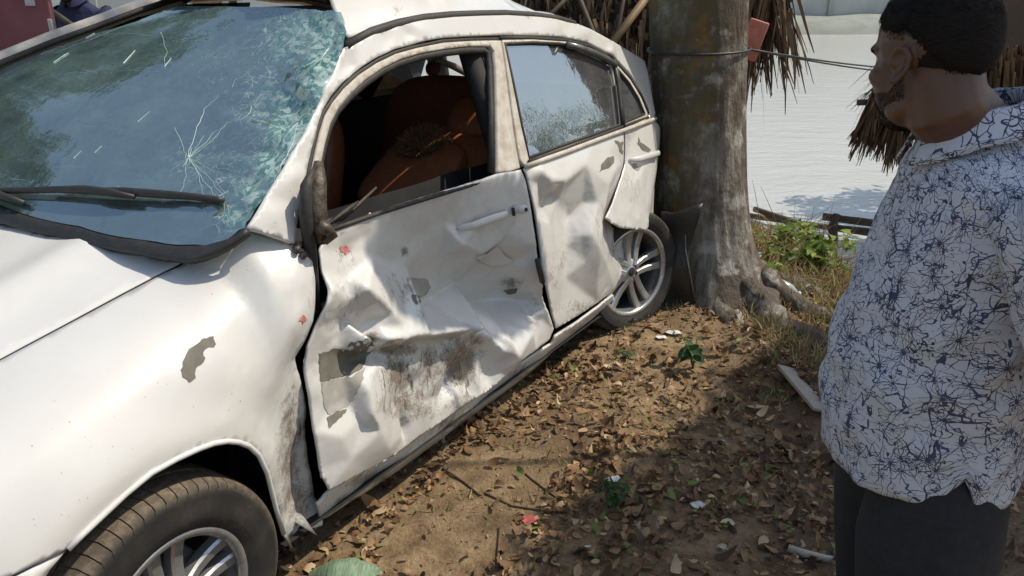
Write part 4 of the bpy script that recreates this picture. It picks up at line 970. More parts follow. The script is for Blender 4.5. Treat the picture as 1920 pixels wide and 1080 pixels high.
def leaf_mat(name, stops, trans=.35, rough=.55):
    m, nt, b = new_mat(name)
    c = ramp(nt, attr(nt, 'tint'), stops); nt.links.new(c, b.inputs['Base Color']); b.inputs['Roughness'].default_value = rough
    b.inputs['Specular IOR Level'].default_value = .35
    if trans:
        t = N(nt, 'ShaderNodeBsdfTranslucent', {'Color': c}).outputs[0]; o = nt.nodes['Material Output']
        mx = N(nt, 'ShaderNodeMixShader', {0: trans, 1: b.outputs[0], 2: t}).outputs[0]; nt.links.new(mx, o.inputs[0])
    return m
M_leaf = leaf_mat('green_leaf', [(0., (.025, .055, .012)), (.5, (.05, .10, .02)), (.85, (.09, .15, .03)), (1., (.22, .22, .03))])
def tree_trunk(parent):
    bm = bmesh.new(); rings = []; zs = list(np.linspace(-.25, .7, 26)) + list(np.linspace(.74, 2.4, 50)) + list(np.linspace(2.5, 5.6, 24))
    for z in zs:
        ring = []; flare = .20 * math.exp(-max(z, -.2) / .16) if z < 1.4 else 0
        lean = Vector((-.105 * z, .012 * z, 0))
        for k in range(132):
            th = 2 * math.pi * k / 132; c, s = math.cos(th), math.sin(th)
            r = TR - .012 * min(z, 1.0) + (.01 * max(0, z - .9)) * (1 if z < 2 else 0) - .02 * max(0, z - 2)
            butt = 0
            for rt in ROOTS:
                a = math.atan2(rt[1][1] - TREE.y, rt[1][0] - TREE.x); dd = math.cos(th - a)
                butt += max(0, dd) ** 10
            r += flare * (.25 + .9 * butt)
            r += .012 * nz(c * 1.3, s * 1.3, z * .8) + .006 * nz(c * 4, s * 4, z * 2.2) + .004 * nz(c * 11, s * 11, z * 5) - .006 * max(0, abs(nz(c * 9, s * 9, z * 1.1 + 3)) * -2.2 + .35) + .004 * nz(c * 24, s * 24, z * 3)
            ring.append(Vector((r * c, r * s, z)) + lean)
        rings.append(ring)
    bm_loft(bm, rings); return from_bm('trunk', bm, M_bark, parent)
tr = empty('shore_tree', TREE); tag(tr, 'thick grey mossy tree trunk with spreading roots behind the car', 'tree')
tree_trunk(tr)
for i, rt in enumerate(ROOTS):
    pts = []; rad = []
    for k in range(len(rt) - 1):
        for j in range(5):
            f = j / 5; a, b = rt[k], rt[k + 1]
            x, y = lerp(a[0], b[0], f) + .02 * nz(k + f, i * 3.1), lerp(a[1], b[1], f) + .02 * nz(k + f, i * 7.7)
            pts.append(Vector((x, y, gz(x, y) + lerp(a[2], b[2], f) * .5 - .035)) - TREE); rad.append(lerp(a[3], b[3], f))
    bm = bmesh.new(); bm_tube(bm, pts, rad, 16, .75, True, i * 2.3); from_bm('root', bm, M_bark, tr)
def crown(name, pts, parent, mat, L=(.10, .18), W=(.035, .06), per=26, spread=.35, rng=None):
    """leaf clumps round the given world points (stored relative to the parent)"""
    rng = rng or np.random.default_rng(5); pts = np.asarray(pts); n = len(pts) * per
    P = np.repeat(pts, per, 0) + rand_dirs(n, rng) * (rng.uniform(0, 1, n) ** .5)[:, None] * spread
    D = rand_dirs(n, rng); D[:, 2] = D[:, 2] * .6 - .25; D /= np.linalg.norm(D, axis=1, keepdims=True)
    U = rand_dirs(n, rng) * .7 + np.array((0, 0, 1.)); U /= np.linalg.norm(U, axis=1, keepdims=True)
    V, Fc = leaf_arrays(P - np.array(parent.location), D, U, rng.uniform(*L, n), rng.uniform(*W, n))
    t = np.clip(np.repeat(rng.uniform(.1, .8, len(pts)), per) + rng.normal(0, .16, n), 0, 1)
    return np_mesh(name, V, Fc, mat, parent, t, 8)
def limb(parent, a, b, r0, r1, seed, name='limb'):
    a, b = Vector(a), Vector(b); pts = []
    for k in range(9):
        f = k / 8; p = a.lerp(b, f) + Vector((nz(seed, f * 2), nz(seed + 9, f * 2), nz(seed + 4, f * 2))) * .25 * math.sin(f * math.pi); pts.append(p - parent.location)
    bm = bmesh.new(); bm_tube(bm, pts, [lerp(r0, r1, k / 8) for k in range(9)], 9, .2, True, seed); return from_bm(name, bm, M_bark, parent)
rg = np.random.default_rng(21)
# crown of the shore tree, high above the picture
cp = TREE + Vector((-.57, .07, 5.4)); tips = []
for i in range(7):
    a = i * .9; t_ = cp + Vector((math.cos(a) * 1.5, math.sin(a) * 1.5, 1.6 + .4 * (i % 3))); limb(tr, cp, t_, .12, .03, i * 3.3); tips.append(t_)
pts = np.concatenate([np.array(t_) + rg.normal(0, .55, (16, 3)) for t_ in tips]); crown('crown', pts, tr, M_leaf, per=22)
# tree to the right whose crown shades the near ground, the person and the middle of the front door
def sun_shadow(p, z=0.0):
    k = (p[2] - z) / SUNV.z; return p[0] - SUNV.x * k, p[1] - SUNV.y * k
SHADE_G = [(1330, 640), (1440, 760), (1300, 690), (1240, 730), (1250, 800), (1130, 880), (1065, 905), (985, 975), (870, 1075), (800, 1200), (900, 1500), (2400, 1500), (2400, 800), (1900, 640), (1620, 640), (1480, 625)]
SHG = [(at_z(x, y).x, at_z(x, y).y) for x, y in SHADE_G]
DOOR_SH = [(724, 385), (880, 340), (980, 322), (996, 380), (1010, 470), (1026, 560), (1010, 585), (930, 600), (860, 612), (800, 596), (765, 560), (735, 500)]
dpl = CARM.to_3x3() @ Vector((0, 1, 0)); dp0 = CARM @ Vector((0, -.03, 0))
st = empty('shade_tree', (5.5, 3.2, gz(5.5, 3.2))); tag(st, 'leafy green tree out of view to the right, casting the foreground shade', 'tree')
X = rg.uniform(-1.2, 5, 9000); Y = rg.uniform(.2, 4.4, 9000); ok = np.ones(9000, bool)
for c_, s_ in ((1, 0), (-1, 0), (0, 1), (0, -1), (.7, .7), (-.7, .7), (-.7, -.7), (.7, -.7)): ok &= inside_many(SHG, np.stack([X + .28 * c_, Y + .28 * s_], 1))
pts = []; CC = Vector((1.5, 2.0, 0)) + SUNV * 5.3
for x, y in zip(X[ok], Y[ok]):
    p = Vector((x, y, 0)) + SUNV * (rg.uniform(2.7, 6.2) / SUNV.z)
    if ((p.x - CC.x) / 2.6) ** 2 + ((p.y - CC.y) / 2.3) ** 2 + ((p.z - CC.z) / 1.9) ** 2 > 1: continue
    az_, el_ = math.degrees(math.atan2(p.x - .3, p.y - 3.0)), math.degrees(math.atan2(p.z - 1.2, math.hypot(p.x - .3, p.y - 3.0)))
    if 46 < az_ < 76 and el_ < 27: continue
    pts.append(tuple(p))
    if len(pts) >= 950: break
crown('crown', np.array(pts), st, M_leaf, L=(.11, .2), W=(.05, .08), per=26, spread=.22, rng=rg)
X = rg.uniform(720, 1030, 6000); Y = rg.uniform(320, 615, 6000); ok = np.ones(6000, bool)
for c_, s_ in ((1, 0), (-1, 0), (0, 1), (0, -1)): ok &= inside_many(DOOR_SH, np.stack([X + 24 * c_, Y + 24 * s_], 1))
dpts = []
for x, y in zip(X[ok], Y[ok]):
    d_ = ray(x, y); p = CAM + d_ * ((dp0 - CAM).dot(dpl) / d_.dot(dpl)); dpts.append(tuple(p + SUNV * ((rg.uniform(3.0, 3.7) - p.z) / SUNV.z)))
    if len(dpts) >= 900: break
rg2 = np.random.default_rng(4)
if dpts:
    crown('door_shade_leaves', np.array(dpts), st, M_leaf, L=(.05, .08), W=(.03, .05), per=16, spread=.03, rng=rg2)  # unseen leaves traced sunward from the door to cast its shade
    c_ = Vector(np.mean(dpts, axis=0)); limb(st, (5.5, 3.2, 3.6), c_, .03, .008, 2.2, 'branch')
mp_ = [Vector((.83, 1.38, z)) + SUNV * k + Vector((rg.normal() * .22, rg.normal() * .22, rg.normal() * .15)) for z in np.linspace(.5, 1.75, 16) for k in (2.6, 3.0, 3.4, 3.9)]
crown('person_shade_leaves', np.array(mp_), st, M_leaf, L=(.11, .2), W=(.05, .08), per=26, spread=.2, rng=rg2)  # extra unseen clump added sunward of the person to shade them
limb(st, (5.5, 3.2, 3.0), mp_[30], .05, .015, 12.2, 'branch')
bmz = [Vector((5.5, 3.2, z)) + Vector((.1 * nz(z), .1 * nz(z + 5), 0)) for z in np.linspace(-.4, 4.6, 14)]
bm = bmesh.new(); bm_tube(bm, [p - st.location for p in bmz], list(np.linspace(.2, .10, 14)), 14, .3); from_bm('trunk', bm, M_bark, st)
for i in range(6):
    a = i * 1.05; limb(st, (5.5, 3.2, 2.6 + .3 * i), (5.6 + 1.3 * math.cos(a), 2.9 + 1.3 * math.sin(a), 4 + .3 * i), .07, .02, i + 40)
# bushes on the right bank; one shows beside the person's head, others added unseen for the rear window's reflection
for i, (x, y, r, h, lb) in enumerate(((5.75, 8.3, 1.0, 1.7, 'dark leafy bush at the top right corner behind the head'), (8.6, 7.4, 1.5, 1.85, 'unseen round green bush on the right bank, added for the rear window reflection'), (7.2, 8.9, 1.2, 1.4, 'unseen loose green bush added at the back of the right bank'), (10.2, 6.3, 1.7, 1.8, 'unseen broad green bush added farthest to the right'))):
    e = empty('bank_bush', (x, y, gz(x, y))); tag(e, lb, 'bush')
    q = rand_dirs(90, rg) * (rg.uniform(.25, 1, 90) ** .4)[:, None] * np.array((r, r, h)) + np.array((x, y, h * .9)); crown('foliage', q, e, M_leaf, L=(.12, .2), W=(.05, .09), per=24, spread=.25, rng=rg)
    for k in range(4): limb(e, (x, y, -.2), (x + rg.normal() * .4, y + rg.normal() * .4, h * 1.2), .03, .01, k + i * 5., 'stem')
# trees on the left bank, mirrored in the windscreen
for i, (x, y, r, h, lb) in enumerate(((-11.5, 13.2, 4.6, 12.0, 'broad leafy tree on the far left, middle of the row'), (-5.6, 15.5, 2.9, 6.2, 'leafy tree beyond the navy shirted person'), (-16.5, 8.3, 4.6, 12.5, 'leafy tree far out to the left of the bonnet'), (-15.0, 12.0, 4.0, 11.6, 'slim leafy tree behind the row on the far left'))):
    e = empty('left_tree', (x, y, gz(x, y))); tag(e, lb, 'tree')
    bm = bmesh.new(); bm_tube(bm, [Vector((.05 * z, .03 * z, z)) for z in np.linspace(-.3, h * .8, 12)], list(np.linspace(.3, .1, 12)), 12, .3); from_bm('trunk', bm, M_bark, e)
    q = rand_dirs(240, rg); q = q * (rg.uniform(.3, 1, 240) ** .5)[:, None] * np.array((r, r * .9, h * .40)) * (.8 + .35 * np.array([nz(*(v * 2.)) for v in q]))[:, None] + np.array((x, y, h * .62)); crown('crown', q, e, M_leaf, L=(.24, .4), W=(.13, .2), per=36, spread=.6, rng=rg)
    for k in range(5): limb(e, (x, y, h * .4 + .2 * k), (x + r * .6 * math.cos(k * 1.3), y + r * .6 * math.sin(k * 1.3), h * .7 + .2 * k), .09, .02, k + 60 + i * 9)
# far trees along the opposite bank
M_far = leaf_mat('far_leaf', [(0., (.05, .075, .035)), (.6, (.08, .11, .05)), (1., (.13, .15, .07))], .2)
q = []
for x in np.arange(-40, 70, 4.5):
    y = 45 + 3 * nz(x * 3.3); h = 7 + 2.5 * nz(x * 1.7, 4)
    q.append(rand_dirs(60, rg) * (rg.uniform(.3, 1, 60) ** .4)[:, None] * np.array((3.2, 2.6, h * .42)) + np.array((x, y, h * .6)))
ex = empty('treeline', (0, 40, 0)); o = crown('treeline', np.concatenate(q), ex, M_far, L=(.5, .8), W=(.35, .55), per=9, spread=.9, rng=rg)
o.parent = None; o.location = ex.location; bpy.data.objects.remove(ex); o.name = 'treeline'; tag(o, 'hazy band of trees behind the wall across the pond', 'trees', kind='stuff')
# black cord round the trunk and away to the right
M_cord = simple('black_cord', (.02, .02, .022), (.035, .035, .04), .5, scale=60)
bm = bmesh.new(); zc = 1.325; ring = []
for k in range(41):
    a = 2 * math.pi * k / 40; ring.append(Vector((TREE.x - .139 + (TR + .006) * math.cos(a), TREE.y + .016 + (TR + .006) * math.sin(a), zc + .008 * math.sin(a + 1))))
bm_tube(bm, ring, .0065, 6); from_bm('cord', bm, M_cord) 
co = bpy.data.objects['cord']; tag(co, 'black cord tied round the trunk and stretched out over the pond', 'cord')
for dz, y2 in ((0, 5.4), (-.035, 5.5)):
    a = Vector((TREE.x - .14 + TR, TREE.y + .02, zc)); b_ = at_y(1660, 112 + (-dz) * 220, y2); b_ = a + (b_ - a) * 2.2
    tube('cord_line', [a.lerp(b_, f) + Vector((0, 0, -.05 * math.sin(f * math.pi))) for f in np.linspace(0, 1, 14)], .0055, M_cord, co, 6)
# red board nailed on the trunk's far edge
bm = bmesh.new(); bo = at_y(1411, 75, 4.34); bm_box(bm, bo, (.10, .03, .20), Matrix.Rotation(.3, 3, 'Y') @ Matrix.Rotation(-.2, 3, 'Z'), .008)
tag(from_bm('painted_board', bm, simple('faded_red_paint', (.50, .14, .10), (.60, .26, .20), .7, scale=25)), 'small faded red board fixed to the side of the trunk', 'board')

# ---------------------------------------------------------------- thatched shelters
M_thatch = leaf_mat('dry_palm_leaf', [(0., (.035, .022, .014)), (.5, (.10, .065, .04)), (1., (.22, .155, .095))], .15, .85)
M_bamboo = simple('bamboo', (.26, .17, .08), (.14, .09, .045), .6, scale=12, stretch=(1, 1, .2), bmp=.2)
M_bamboo_d = simple('old_bamboo', (.11, .085, .06), (.06, .045, .032), .75, scale=12, bmp=.2)
def strips(n, f, rng, segs=4):
    """n hanging leaf strips; f(rng) -> start, direction, length, width, droop"""
    V, Fc, T = [], [], []
    for _ in range(n):
        p, d, L, w, droop = f(rng); d = Vector(d).normalized(); s = d.cross(Vector((rng.normal(), rng.normal(), rng.normal()))).normalized(); p = Vector(p); b0 = len(V)
        for k in range(segs + 1):
            ww = w * (1 - .75 * (k / segs) ** 2); V += [p - s * ww * .5, p + s * ww * .5]
            if k: i = len(V); Fc.append((i - 4, i - 3, i - 1, i - 2))
            d = (d + Vector((0, 0, -droop)) + Vector((rng.normal(), rng.normal(), rng.normal())) * .05).normalized(); p = p + d * (L / segs)
        T += [rng.uniform(0, 1)] * (len(V) - b0)
    return V, Fc, T
def strip_obj(name, n, f, rng, parent, segs=4):
    V, Fc, T = strips(n, f, rng, segs); V = [v - parent.location for v in V]
    o = from_py(name, V, Fc, M_thatch, parent, False); a = o.data.attributes.new('tint', 'FLOAT', 'POINT'); a.data.foreach_set('value', np.array(T, np.float32)); o['kind'] = 'stuff'; return o
r3 = np.random.default_rng(31)
# shelter A: sloping thatch wall behind the car; lower edge low, upper edge out of sight
A0, A1 = Vector((-.35, 6.0, -.25)), Vector((1.72, 6.0, -.25)); UPV = Vector((0, .62, 1)).normalized()
def shA(f, h): return A0.lerp(A1, f) + UPV * h
s1 = empty('thatched_shelter', (.6, 6.3, gz(.6, 6.3))); tag(s1, 'dark palm thatch shelter with bamboo poles behind the tree trunk', 'shelter')
bm = bmesh.new(); q = [bm.verts.new(shA(f, h) + Vector((0, .05, 0)) - s1.location) for f, h in ((0, 0), (1.0, 0), (1.0, 3.1), (0, 3.1))]; fc = bm.faces.new(q); bmesh.ops.solidify(bm, geom=[fc], thickness=.04)
from_bm('backing_mat', bm, simple('woven_mat', (.05, .032, .022), (.028, .02, .015), .95, scale=40, stretch=(1, 1, 6), bmp=.4), s1, False)
strip_obj('thatch', 1500, lambda r: (shA(r.uniform(0, 1), r.uniform(.3, 3.1)) + Vector((0, -.03 - .05 * r.uniform(), 0)), (r.normal() * .25, -.15, -1), r.uniform(.3, .6), r.uniform(.015, .035), .02), r3, s1)
for x0, y0, x1, y1, rr, mt in ((1085, -60, 1150, 120, .022, M_bamboo_d), (1105, -20, 1020, 60, .02, M_bamboo_d), (1180, 90, 1240, 20, .032, M_bamboo), (1000, -40, 985, 30, .012, M_bamboo_d), (1225, -70, 1190, 60, .018, M_bamboo_d)):
    a, b = at_y(x0, y0, 5.95), at_y(x1, y1, 5.95); d = b - a; y_ = lambda p: Vector((p.x, 6.0 + (p.z + .25) * .62 - .1, p.z))
    tube('bamboo_pole', [y_(a - d * .5) - s1.location, y_(a.lerp(b, .5)) - s1.location, y_(b + d * .6) - s1.location], rr, mt, s1, 9, .1)
# ragged right-hand eave hanging out beyond the trunk
e0, e1 = at_y(1425, -60, 5.7), at_y(1490, 30, 5.7)
def eave(r):
    f = r.uniform(0, 1); p = e0.lerp(e1, f) + Vector((-.10 * r.uniform(), r.normal() * .10, .12 * r.normal()))
    return p, (.28 * r.normal() + .22 - .2 * (1 - f), .1 * r.normal(), -1), r.uniform(.25, .72) * (1.1 - .35 * f), r.uniform(.012, .03), .06
strip_obj('hanging_thatch', 150, eave, r3, s1, 5)
def eave2(r):
    p = at_y(r.uniform(1405, 1450), r.uniform(-60, 70), 5.75); return p, (.12 * r.normal(), .1 * r.normal(), -1), r.uniform(.2, .6), r.uniform(.012, .028), .05
strip_obj('hanging_thatch', 90, eave2, r3, s1, 5)
tube('bamboo_pole', [at_y(1400, 70, 5.8) - s1.location, at_y(1480, 0, 5.75) - s1.location, at_y(1540, -60, 5.7) - s1.location], .02, M_bamboo_d, s1, 8, .1)
for x in (-.2, 1.6): tube('post', [Vector((x, 6.5, -.6)) - s1.location, Vector((x, 7.6, 2.6)) - s1.location], .045, M_bamboo_d, s1, 9, .1)
# shelter B: low thatch eave behind the person
s2 = empty('thatched_canopy', (3.6, 6.7, gz(3.6, 6.7))); tag(s2, 'low thatched canopy with frayed palm fringe behind the person\'s head', 'shelter')
YB = 6.5
tube('eave_pole', [at_y(1608, 192, YB) - s2.location, at_y(1700, 188, YB) - s2.location, at_y(2050, 170, YB) - s2.location], .024, M_bamboo_d, s2, 9, .1)
def fr(r):
    f = r.uniform(0, 1) ** .8; x = lerp(1640, 1990, f); p = at_y(x, lerp(150, 60, f) + r.uniform(0, 70), YB + r.normal() * .06)
    tgt = at_y(lerp(1598, 1990, f) + r.normal() * 8, lerp(285, 315, min(1, f * 2.2)) + r.normal() * 14, YB + r.normal() * .05)
    return p, tgt - p, (tgt - p).length * r.uniform(.75, 1.08), r.uniform(.018, .042), .01
strip_obj('fringe', 560, fr, r3, s2, 4)
def fr3(r):
    q = fr(r); f = r.uniform(0, .3); p = at_y(lerp(1632, 1700, f / .3), lerp(165, 120, f) + r.uniform(0, 50), YB + r.normal() * .06); t = at_y(lerp(1594, 1700, f / .3) + r.normal() * 6, lerp(270, 312, f / .3) + r.normal() * 12, YB); return p, t - p, (t - p).length * r.uniform(.8, 1.1), r.uniform(.018, .04), .01
strip_obj('fringe', 220, fr3, r3, s2, 4)
def fr2(r):
    p = at_y(r.uniform(1640, 1680), r.uniform(120, 190), YB); return p, (-.8 + .2 * r.normal(), .1 * r.normal(), -.75 + .3 * r.normal()), r.uniform(.12, .4), r.uniform(.004, .010), .08
strip_obj('stray_fibre', 26, fr2, r3, s2, 4)
bm = bmesh.new(); q = [bm.verts.new(p - s2.location) for p in (at_y(1665, 175, YB + .06), at_y(1990, 150, YB + .06), at_y(2050, -90, YB + .9), at_y(1800, -60, YB + .9))]; fc = bm.faces.new(q); bmesh.ops.solidify(bm, geom=[fc], thickness=.04)
from_bm('roof_mat', bm, bpy.data.materials['woven_mat'], s2, False)
for x, y in ((3.7, 6.8), (5.2, 6.8)):
    tube('post', [Vector((x, y, -1.2)) - s2.location, Vector((x, y, 1.6)) - s2.location], .04, M_bamboo_d, s2, 9, .1)
# ---------------------------------------------------------------- plants, leaf litter and rubbish on the ground
M_litter = leaf_mat('dead_leaf', [(0., (.035, .02, .012)), (.3, (.13, .07, .032)), (.55, (.26, .145, .068)), (.8, (.42, .27, .14)), (.95, (.55, .42, .26)), (1., (.16, .20, .05))], .12, .7)
rl = np.random.default_rng(77)
def g_at(px, py):
    p = at_z(px, py, 0)
    for _ in range(4): p = at_z(px, py, gz(p.x, p.y))
    return p
BARE = [(x, y) for x, y in [(at_z(*q).x, at_z(*q).y) for q in [(840, 860), (960, 830), (1080, 850), (1060, 920), (980, 1000), (900, 1080), (700, 1080), (720, 1000), (800, 930)]]]
def litter_points(n):
    out = []
    while len(out) < n:
        k = 4000; X = rl.uniform(-1.3, 2.6, k); Y = rl.uniform(.9, 5.6, k); b = inside_many(BARE, np.stack([X, Y], 1)); r = rl.uniform(0, 1, k)
        for i in range(k):
            x, y = X[i], Y[i]
            if shore(x, y) > -.25: continue
            dens = .07 if b[i] else .34 + 1.2 * max(0, nz(x * 1.9, y * 1.9, 9) + .28)
            if y > 3.6 and x > 1.3: dens *= .35
            if (Vector((x, y, 0)) - TREE).length < TR + .05: continue
            if r[i] < dens: out.append((x, y))
    return np.array(out[:n])
LP = litter_points(21000); n = len(LP)
Z = np.array([gz(x, y) for x, y in LP]) + rl.uniform(.004, .022, n)
a_ = rl.uniform(0, 2 * math.pi, n); D = np.stack([np.cos(a_), np.sin(a_), rl.normal(0, .22, n)], 1); D /= np.linalg.norm(D, axis=1, keepdims=True)
U = np.stack([rl.normal(0, .35, n), rl.normal(0, .35, n), np.ones(n)], 1); U /= np.linalg.norm(U, axis=1, keepdims=True)
Ls = rl.gamma(6, .0052, n).clip(.012, .075); Wd = Ls * rl.uniform(.35, .65, n); tint = np.clip(rl.beta(1.3, 1.7, n), 0, .95); tint[rl.uniform(0, 1, n) < .035] = 1.0
dist = np.hypot(LP[:, 0], LP[:, 1])
PX = np.array([to_px(Vector((x, y, z))) for (x, y), z in zip(LP, Z)])
vis = (PX[:, 0] > 560) & (PX[:, 0] < 1570) & (PX[:, 1] > 600) & (PX[:, 1] < 1080)
size = np.where(vis, Ls / dist, 0); big = np.argsort(-size)[:280]; rest = np.setdiff1d(np.arange(n), big)
P3 = np.concatenate([LP, Z[:, None]], 1)
CU, CP_, TW = rl.normal(.1, .5, n), rl.normal(.1, .35, n), rl.normal(0, .7, n)
V, Fc, mv = oval_leaves(P3[rest], D[rest], U[rest], Ls[rest], Wd[rest], CU[rest], CP_[rest], TW[rest])
lit = np_mesh('leaf_litter', V, Fc, M_litter, None, tint[rest], mv, True); tag(lit, 'scatter of dry brown fallen leaves over the dirt', 'leaves', kind='stuff')
for i in big:
    j = slice(i, i + 1); V, Fc, mv = oval_leaves(np.zeros((1, 3)), D[j], U[j], Ls[j], Wd[j], CU[j], CP_[j], TW[j])
    o = np_mesh('leaf', V, Fc, M_litter, lit, tint[j], mv, True); o.location = P3[i]
# fine crumbs of broken leaf and straw
n = 9000; X = rl.uniform(-1.2, 2.6, n); Y = rl.uniform(.9, 5.5, n); k = np.array([shore(x, y) < -.2 for x, y in zip(X, Y)]) & ~(inside_many(BARE, np.stack([X, Y], 1)) & (rl.uniform(0, 1, n) < .6)); X, Y = X[k], Y[k]; n = len(X)
P = np.stack([X, Y, [gz(x, y) + .004 for x, y in zip(X, Y)]], 1); a_ = rl.uniform(0, 6.28, n); D = np.stack([np.cos(a_), np.sin(a_), rl.normal(0, .15, n)], 1); U = np.tile((0., 0, 1), (n, 1)) + rl.normal(0, .3, (n, 3))
V, Fc = leaf_arrays(P, D, U / np.linalg.norm(U, axis=1, keepdims=True), rl.uniform(.008, .03, n), rl.uniform(.003, .009, n))
tag(np_mesh('leaf_crumbs', V, Fc, M_litter, None, rl.uniform(0, 1, n), 8), 'fine brown leaf crumbs and straw on the dirt', 'debris', kind='stuff')
# twigs
M_twig = simple('dry_twig', (.20, .13, .075), (.10, .065, .04), .85, scale=40)
def twig(px, label, r=.004, mat=None, name='twig'):
    q = [g_at(*p) + Vector((0, 0, r * 1.2)) for p in px]; o = tube(name, q, [r, r, r * .8, r * .5][:len(q)] if len(q) <= 4 else r, mat or M_twig, None, 7, .3)
    return tag(o, label, 'twig')
twig([(938, 990), (936, 1020), (933, 1060)], 'short upright dark twig on the bare dirt', .005)
twig([(905, 925), (960, 950), (1040, 962), (1075, 960)], 'thin curved twig lying beside the red scrap', .004)
twig([(985, 890), (1030, 925), (1075, 950)], 'thin straight twig pointing at the white paper', .003)
twig([(830, 880), (870, 905), (900, 930)], 'dark twig in the shade beside the sill', .004)
M_pale = simple('bleached_wood', (.52, .47, .38), (.38, .33, .25), .8, scale=25, stretch=(1, 4, 4))
twig([(1478, 1036), (1510, 1047), (1550, 1055), (1600, 1060)], 'pale bleached stick beside the person\'s legs', .013, M_pale, 'stick')
# grey plank by the roots
pq = [g_at(1476, 712), g_at(1532, 775)]; bm = bmesh.new(); d = (pq[1] - pq[0]); c = (pq[0] + pq[1]) / 2 + Vector((0, 0, .035)); ang = math.atan2(d.y, d.x)
bm_box(bm, c, (d.length * 1.25, .085, .014), Matrix.Rotation(ang, 3, 'Z') @ Matrix.Rotation(.12, 3, 'Y') @ Matrix.Rotation(-.35, 3, 'X'), .003)
tag(from_bm('plank', bm, simple('grey_plank', (.36, .32, .27), (.26, .22, .18), .85, scale=18, stretch=(1, 5, 5), bmp=.2)), 'flat grey board lying across the tree roots', 'board')
# scraps of paper and plastic
M_paper = simple('white_scrap', (.74, .74, .70), (.58, .58, .55), .7, scale=30)
def scrap(px, py, s, label, mat=M_paper, cat='litter', name='paper_scrap', seed=0, lift=.012):
    p = g_at(px, py) + Vector((0, 0, lift)); rnd = random.Random(seed + px); n = 9; rim = [(math.cos(a) * s * rnd.uniform(.6, 1.1), math.sin(a) * s * .7 * rnd.uniform(.6, 1.1)) for a in np.linspace(0, 6.28, n, endpoint=False)]
    P_, F_ = tri_fill(rim, s * .3); V_ = [Vector((x, y, s * .35 * nz(x / s * 1.5 + px, y / s * 1.5, 3))) + p for x, y in P_]
    o = from_py(name, V_, F_, mat); md = o.modifiers.new('t', 'SOLIDIFY'); md.thickness = .0015; return tag(o, label, cat)
scrap(1262, 627, .05, 'white paper scrap beside the rear tyre'); scrap(1240, 636, .03, 'torn white scrap just below the larger one by the tyre')
scrap(1147, 690, .045, 'pale dry husk lying near the sill', simple('pale_husk', (.52, .44, .30), (.4, .32, .2), .8), 'husk', 'husk')
scrap(1146, 903, .032, 'crumpled white paper on the lit dirt by a green sprig'); scrap(1308, 952, .03, 'white plastic scrap among leaves in the shade'); scrap(1353, 832, .012, 'tiny white fragment on dark leaves in the shade')
scrap(1100, 1056 - 26, .012, 'tiny pale fragment near the lower edge of the shade'); scrap(1352, 1030, .02, 'pale tan scrap in the leaves below the plastic scrap', simple('tan_scrap', (.5, .4, .28), (.4, .3, .2), .8))
scrap(994, 975, .035, 'dull red cloth scrap on the bare dirt', simple('red_scrap', (.48, .10, .10), (.3, .08, .07), .9, scale=60), 'rag', 'red_scrap', 2, .006)
scrap(1424, 490, .07, 'white snack wrapper in the bank weeds', M_paper, 'wrapper', 'wrapper', 4, .05); scrap(1442, 494, .05, 'red snack wrapper beside the white one in the bank weeds', simple('red_wrapper', (.6, .10, .08), (.5, .2, .18), .4), 'wrapper', 'wrapper', 5, .06)
# plastic bottle on the bank
m, nt, b = new_mat('bottle_plastic'); b.inputs['Base Color'].default_value = rgb((.62, .68, .64)); b.inputs['Roughness'].default_value = .2; b.inputs['Transmission Weight'].default_value = .45
bp = g_at(1462, 552) + Vector((0, 0, .05)); be = empty('plastic_bottle', bp, -.5); tag(be, 'clear empty plastic bottle lying in the dry grass', 'bottle'); be.rotation_euler = (0, .35, -.35)
bm = bmesh.new(); rings = []
for x, r in ((-.10, .02), (-.098, .031), (-.09, .034), (-.05, .034), (-.045, .031), (-.03, .031), (-.025, .034), (.03, .034), (.055, .030), (.078, .018), (.085, .0125), (.10, .0125)): rings.append([Vector((x, r * math.cos(t), r * math.sin(t))) for t in np.linspace(0, 6.283, 18, endpoint=False)])
bm_loft(bm, rings); from_bm('bottle_body', bm, m, be)
bm = bmesh.new(); bm_loft(bm, [[Vector((x, .015 * math.cos(t), .015 * math.sin(t))) for t in np.linspace(0, 6.283, 14, endpoint=False)] for x in (.094, .11)]); from_bm('cap', bm, simple('blue_cap', (.75, .78, .8), None, .4), be)
# green woven sack by the front wheel
gs = g_at(648, 1085); P_, F_ = tri_fill([(math.cos(a) * .10 * (1 + .2 * math.sin(3 * a)), math.sin(a) * .085) for a in np.linspace(0, 6.28, 20, endpoint=False)], .018)
V_ = [gs + Vector((x, y - .02, .012 + .055 * max(0, 1 - (x / .10) ** 2 - (y / .085) ** 2) + .018 * abs(nz(x * 22, y * 14)))) for x, y in P_]
tag(from_py('green_sack', V_, F_, simple('green_weave', (.09, .17, .10), (.26, .33, .22), .8, scale=30, stretch=(6, 1, 1), bmp=.3)), 'crumpled green woven sack beside the front tyre', 'sack')
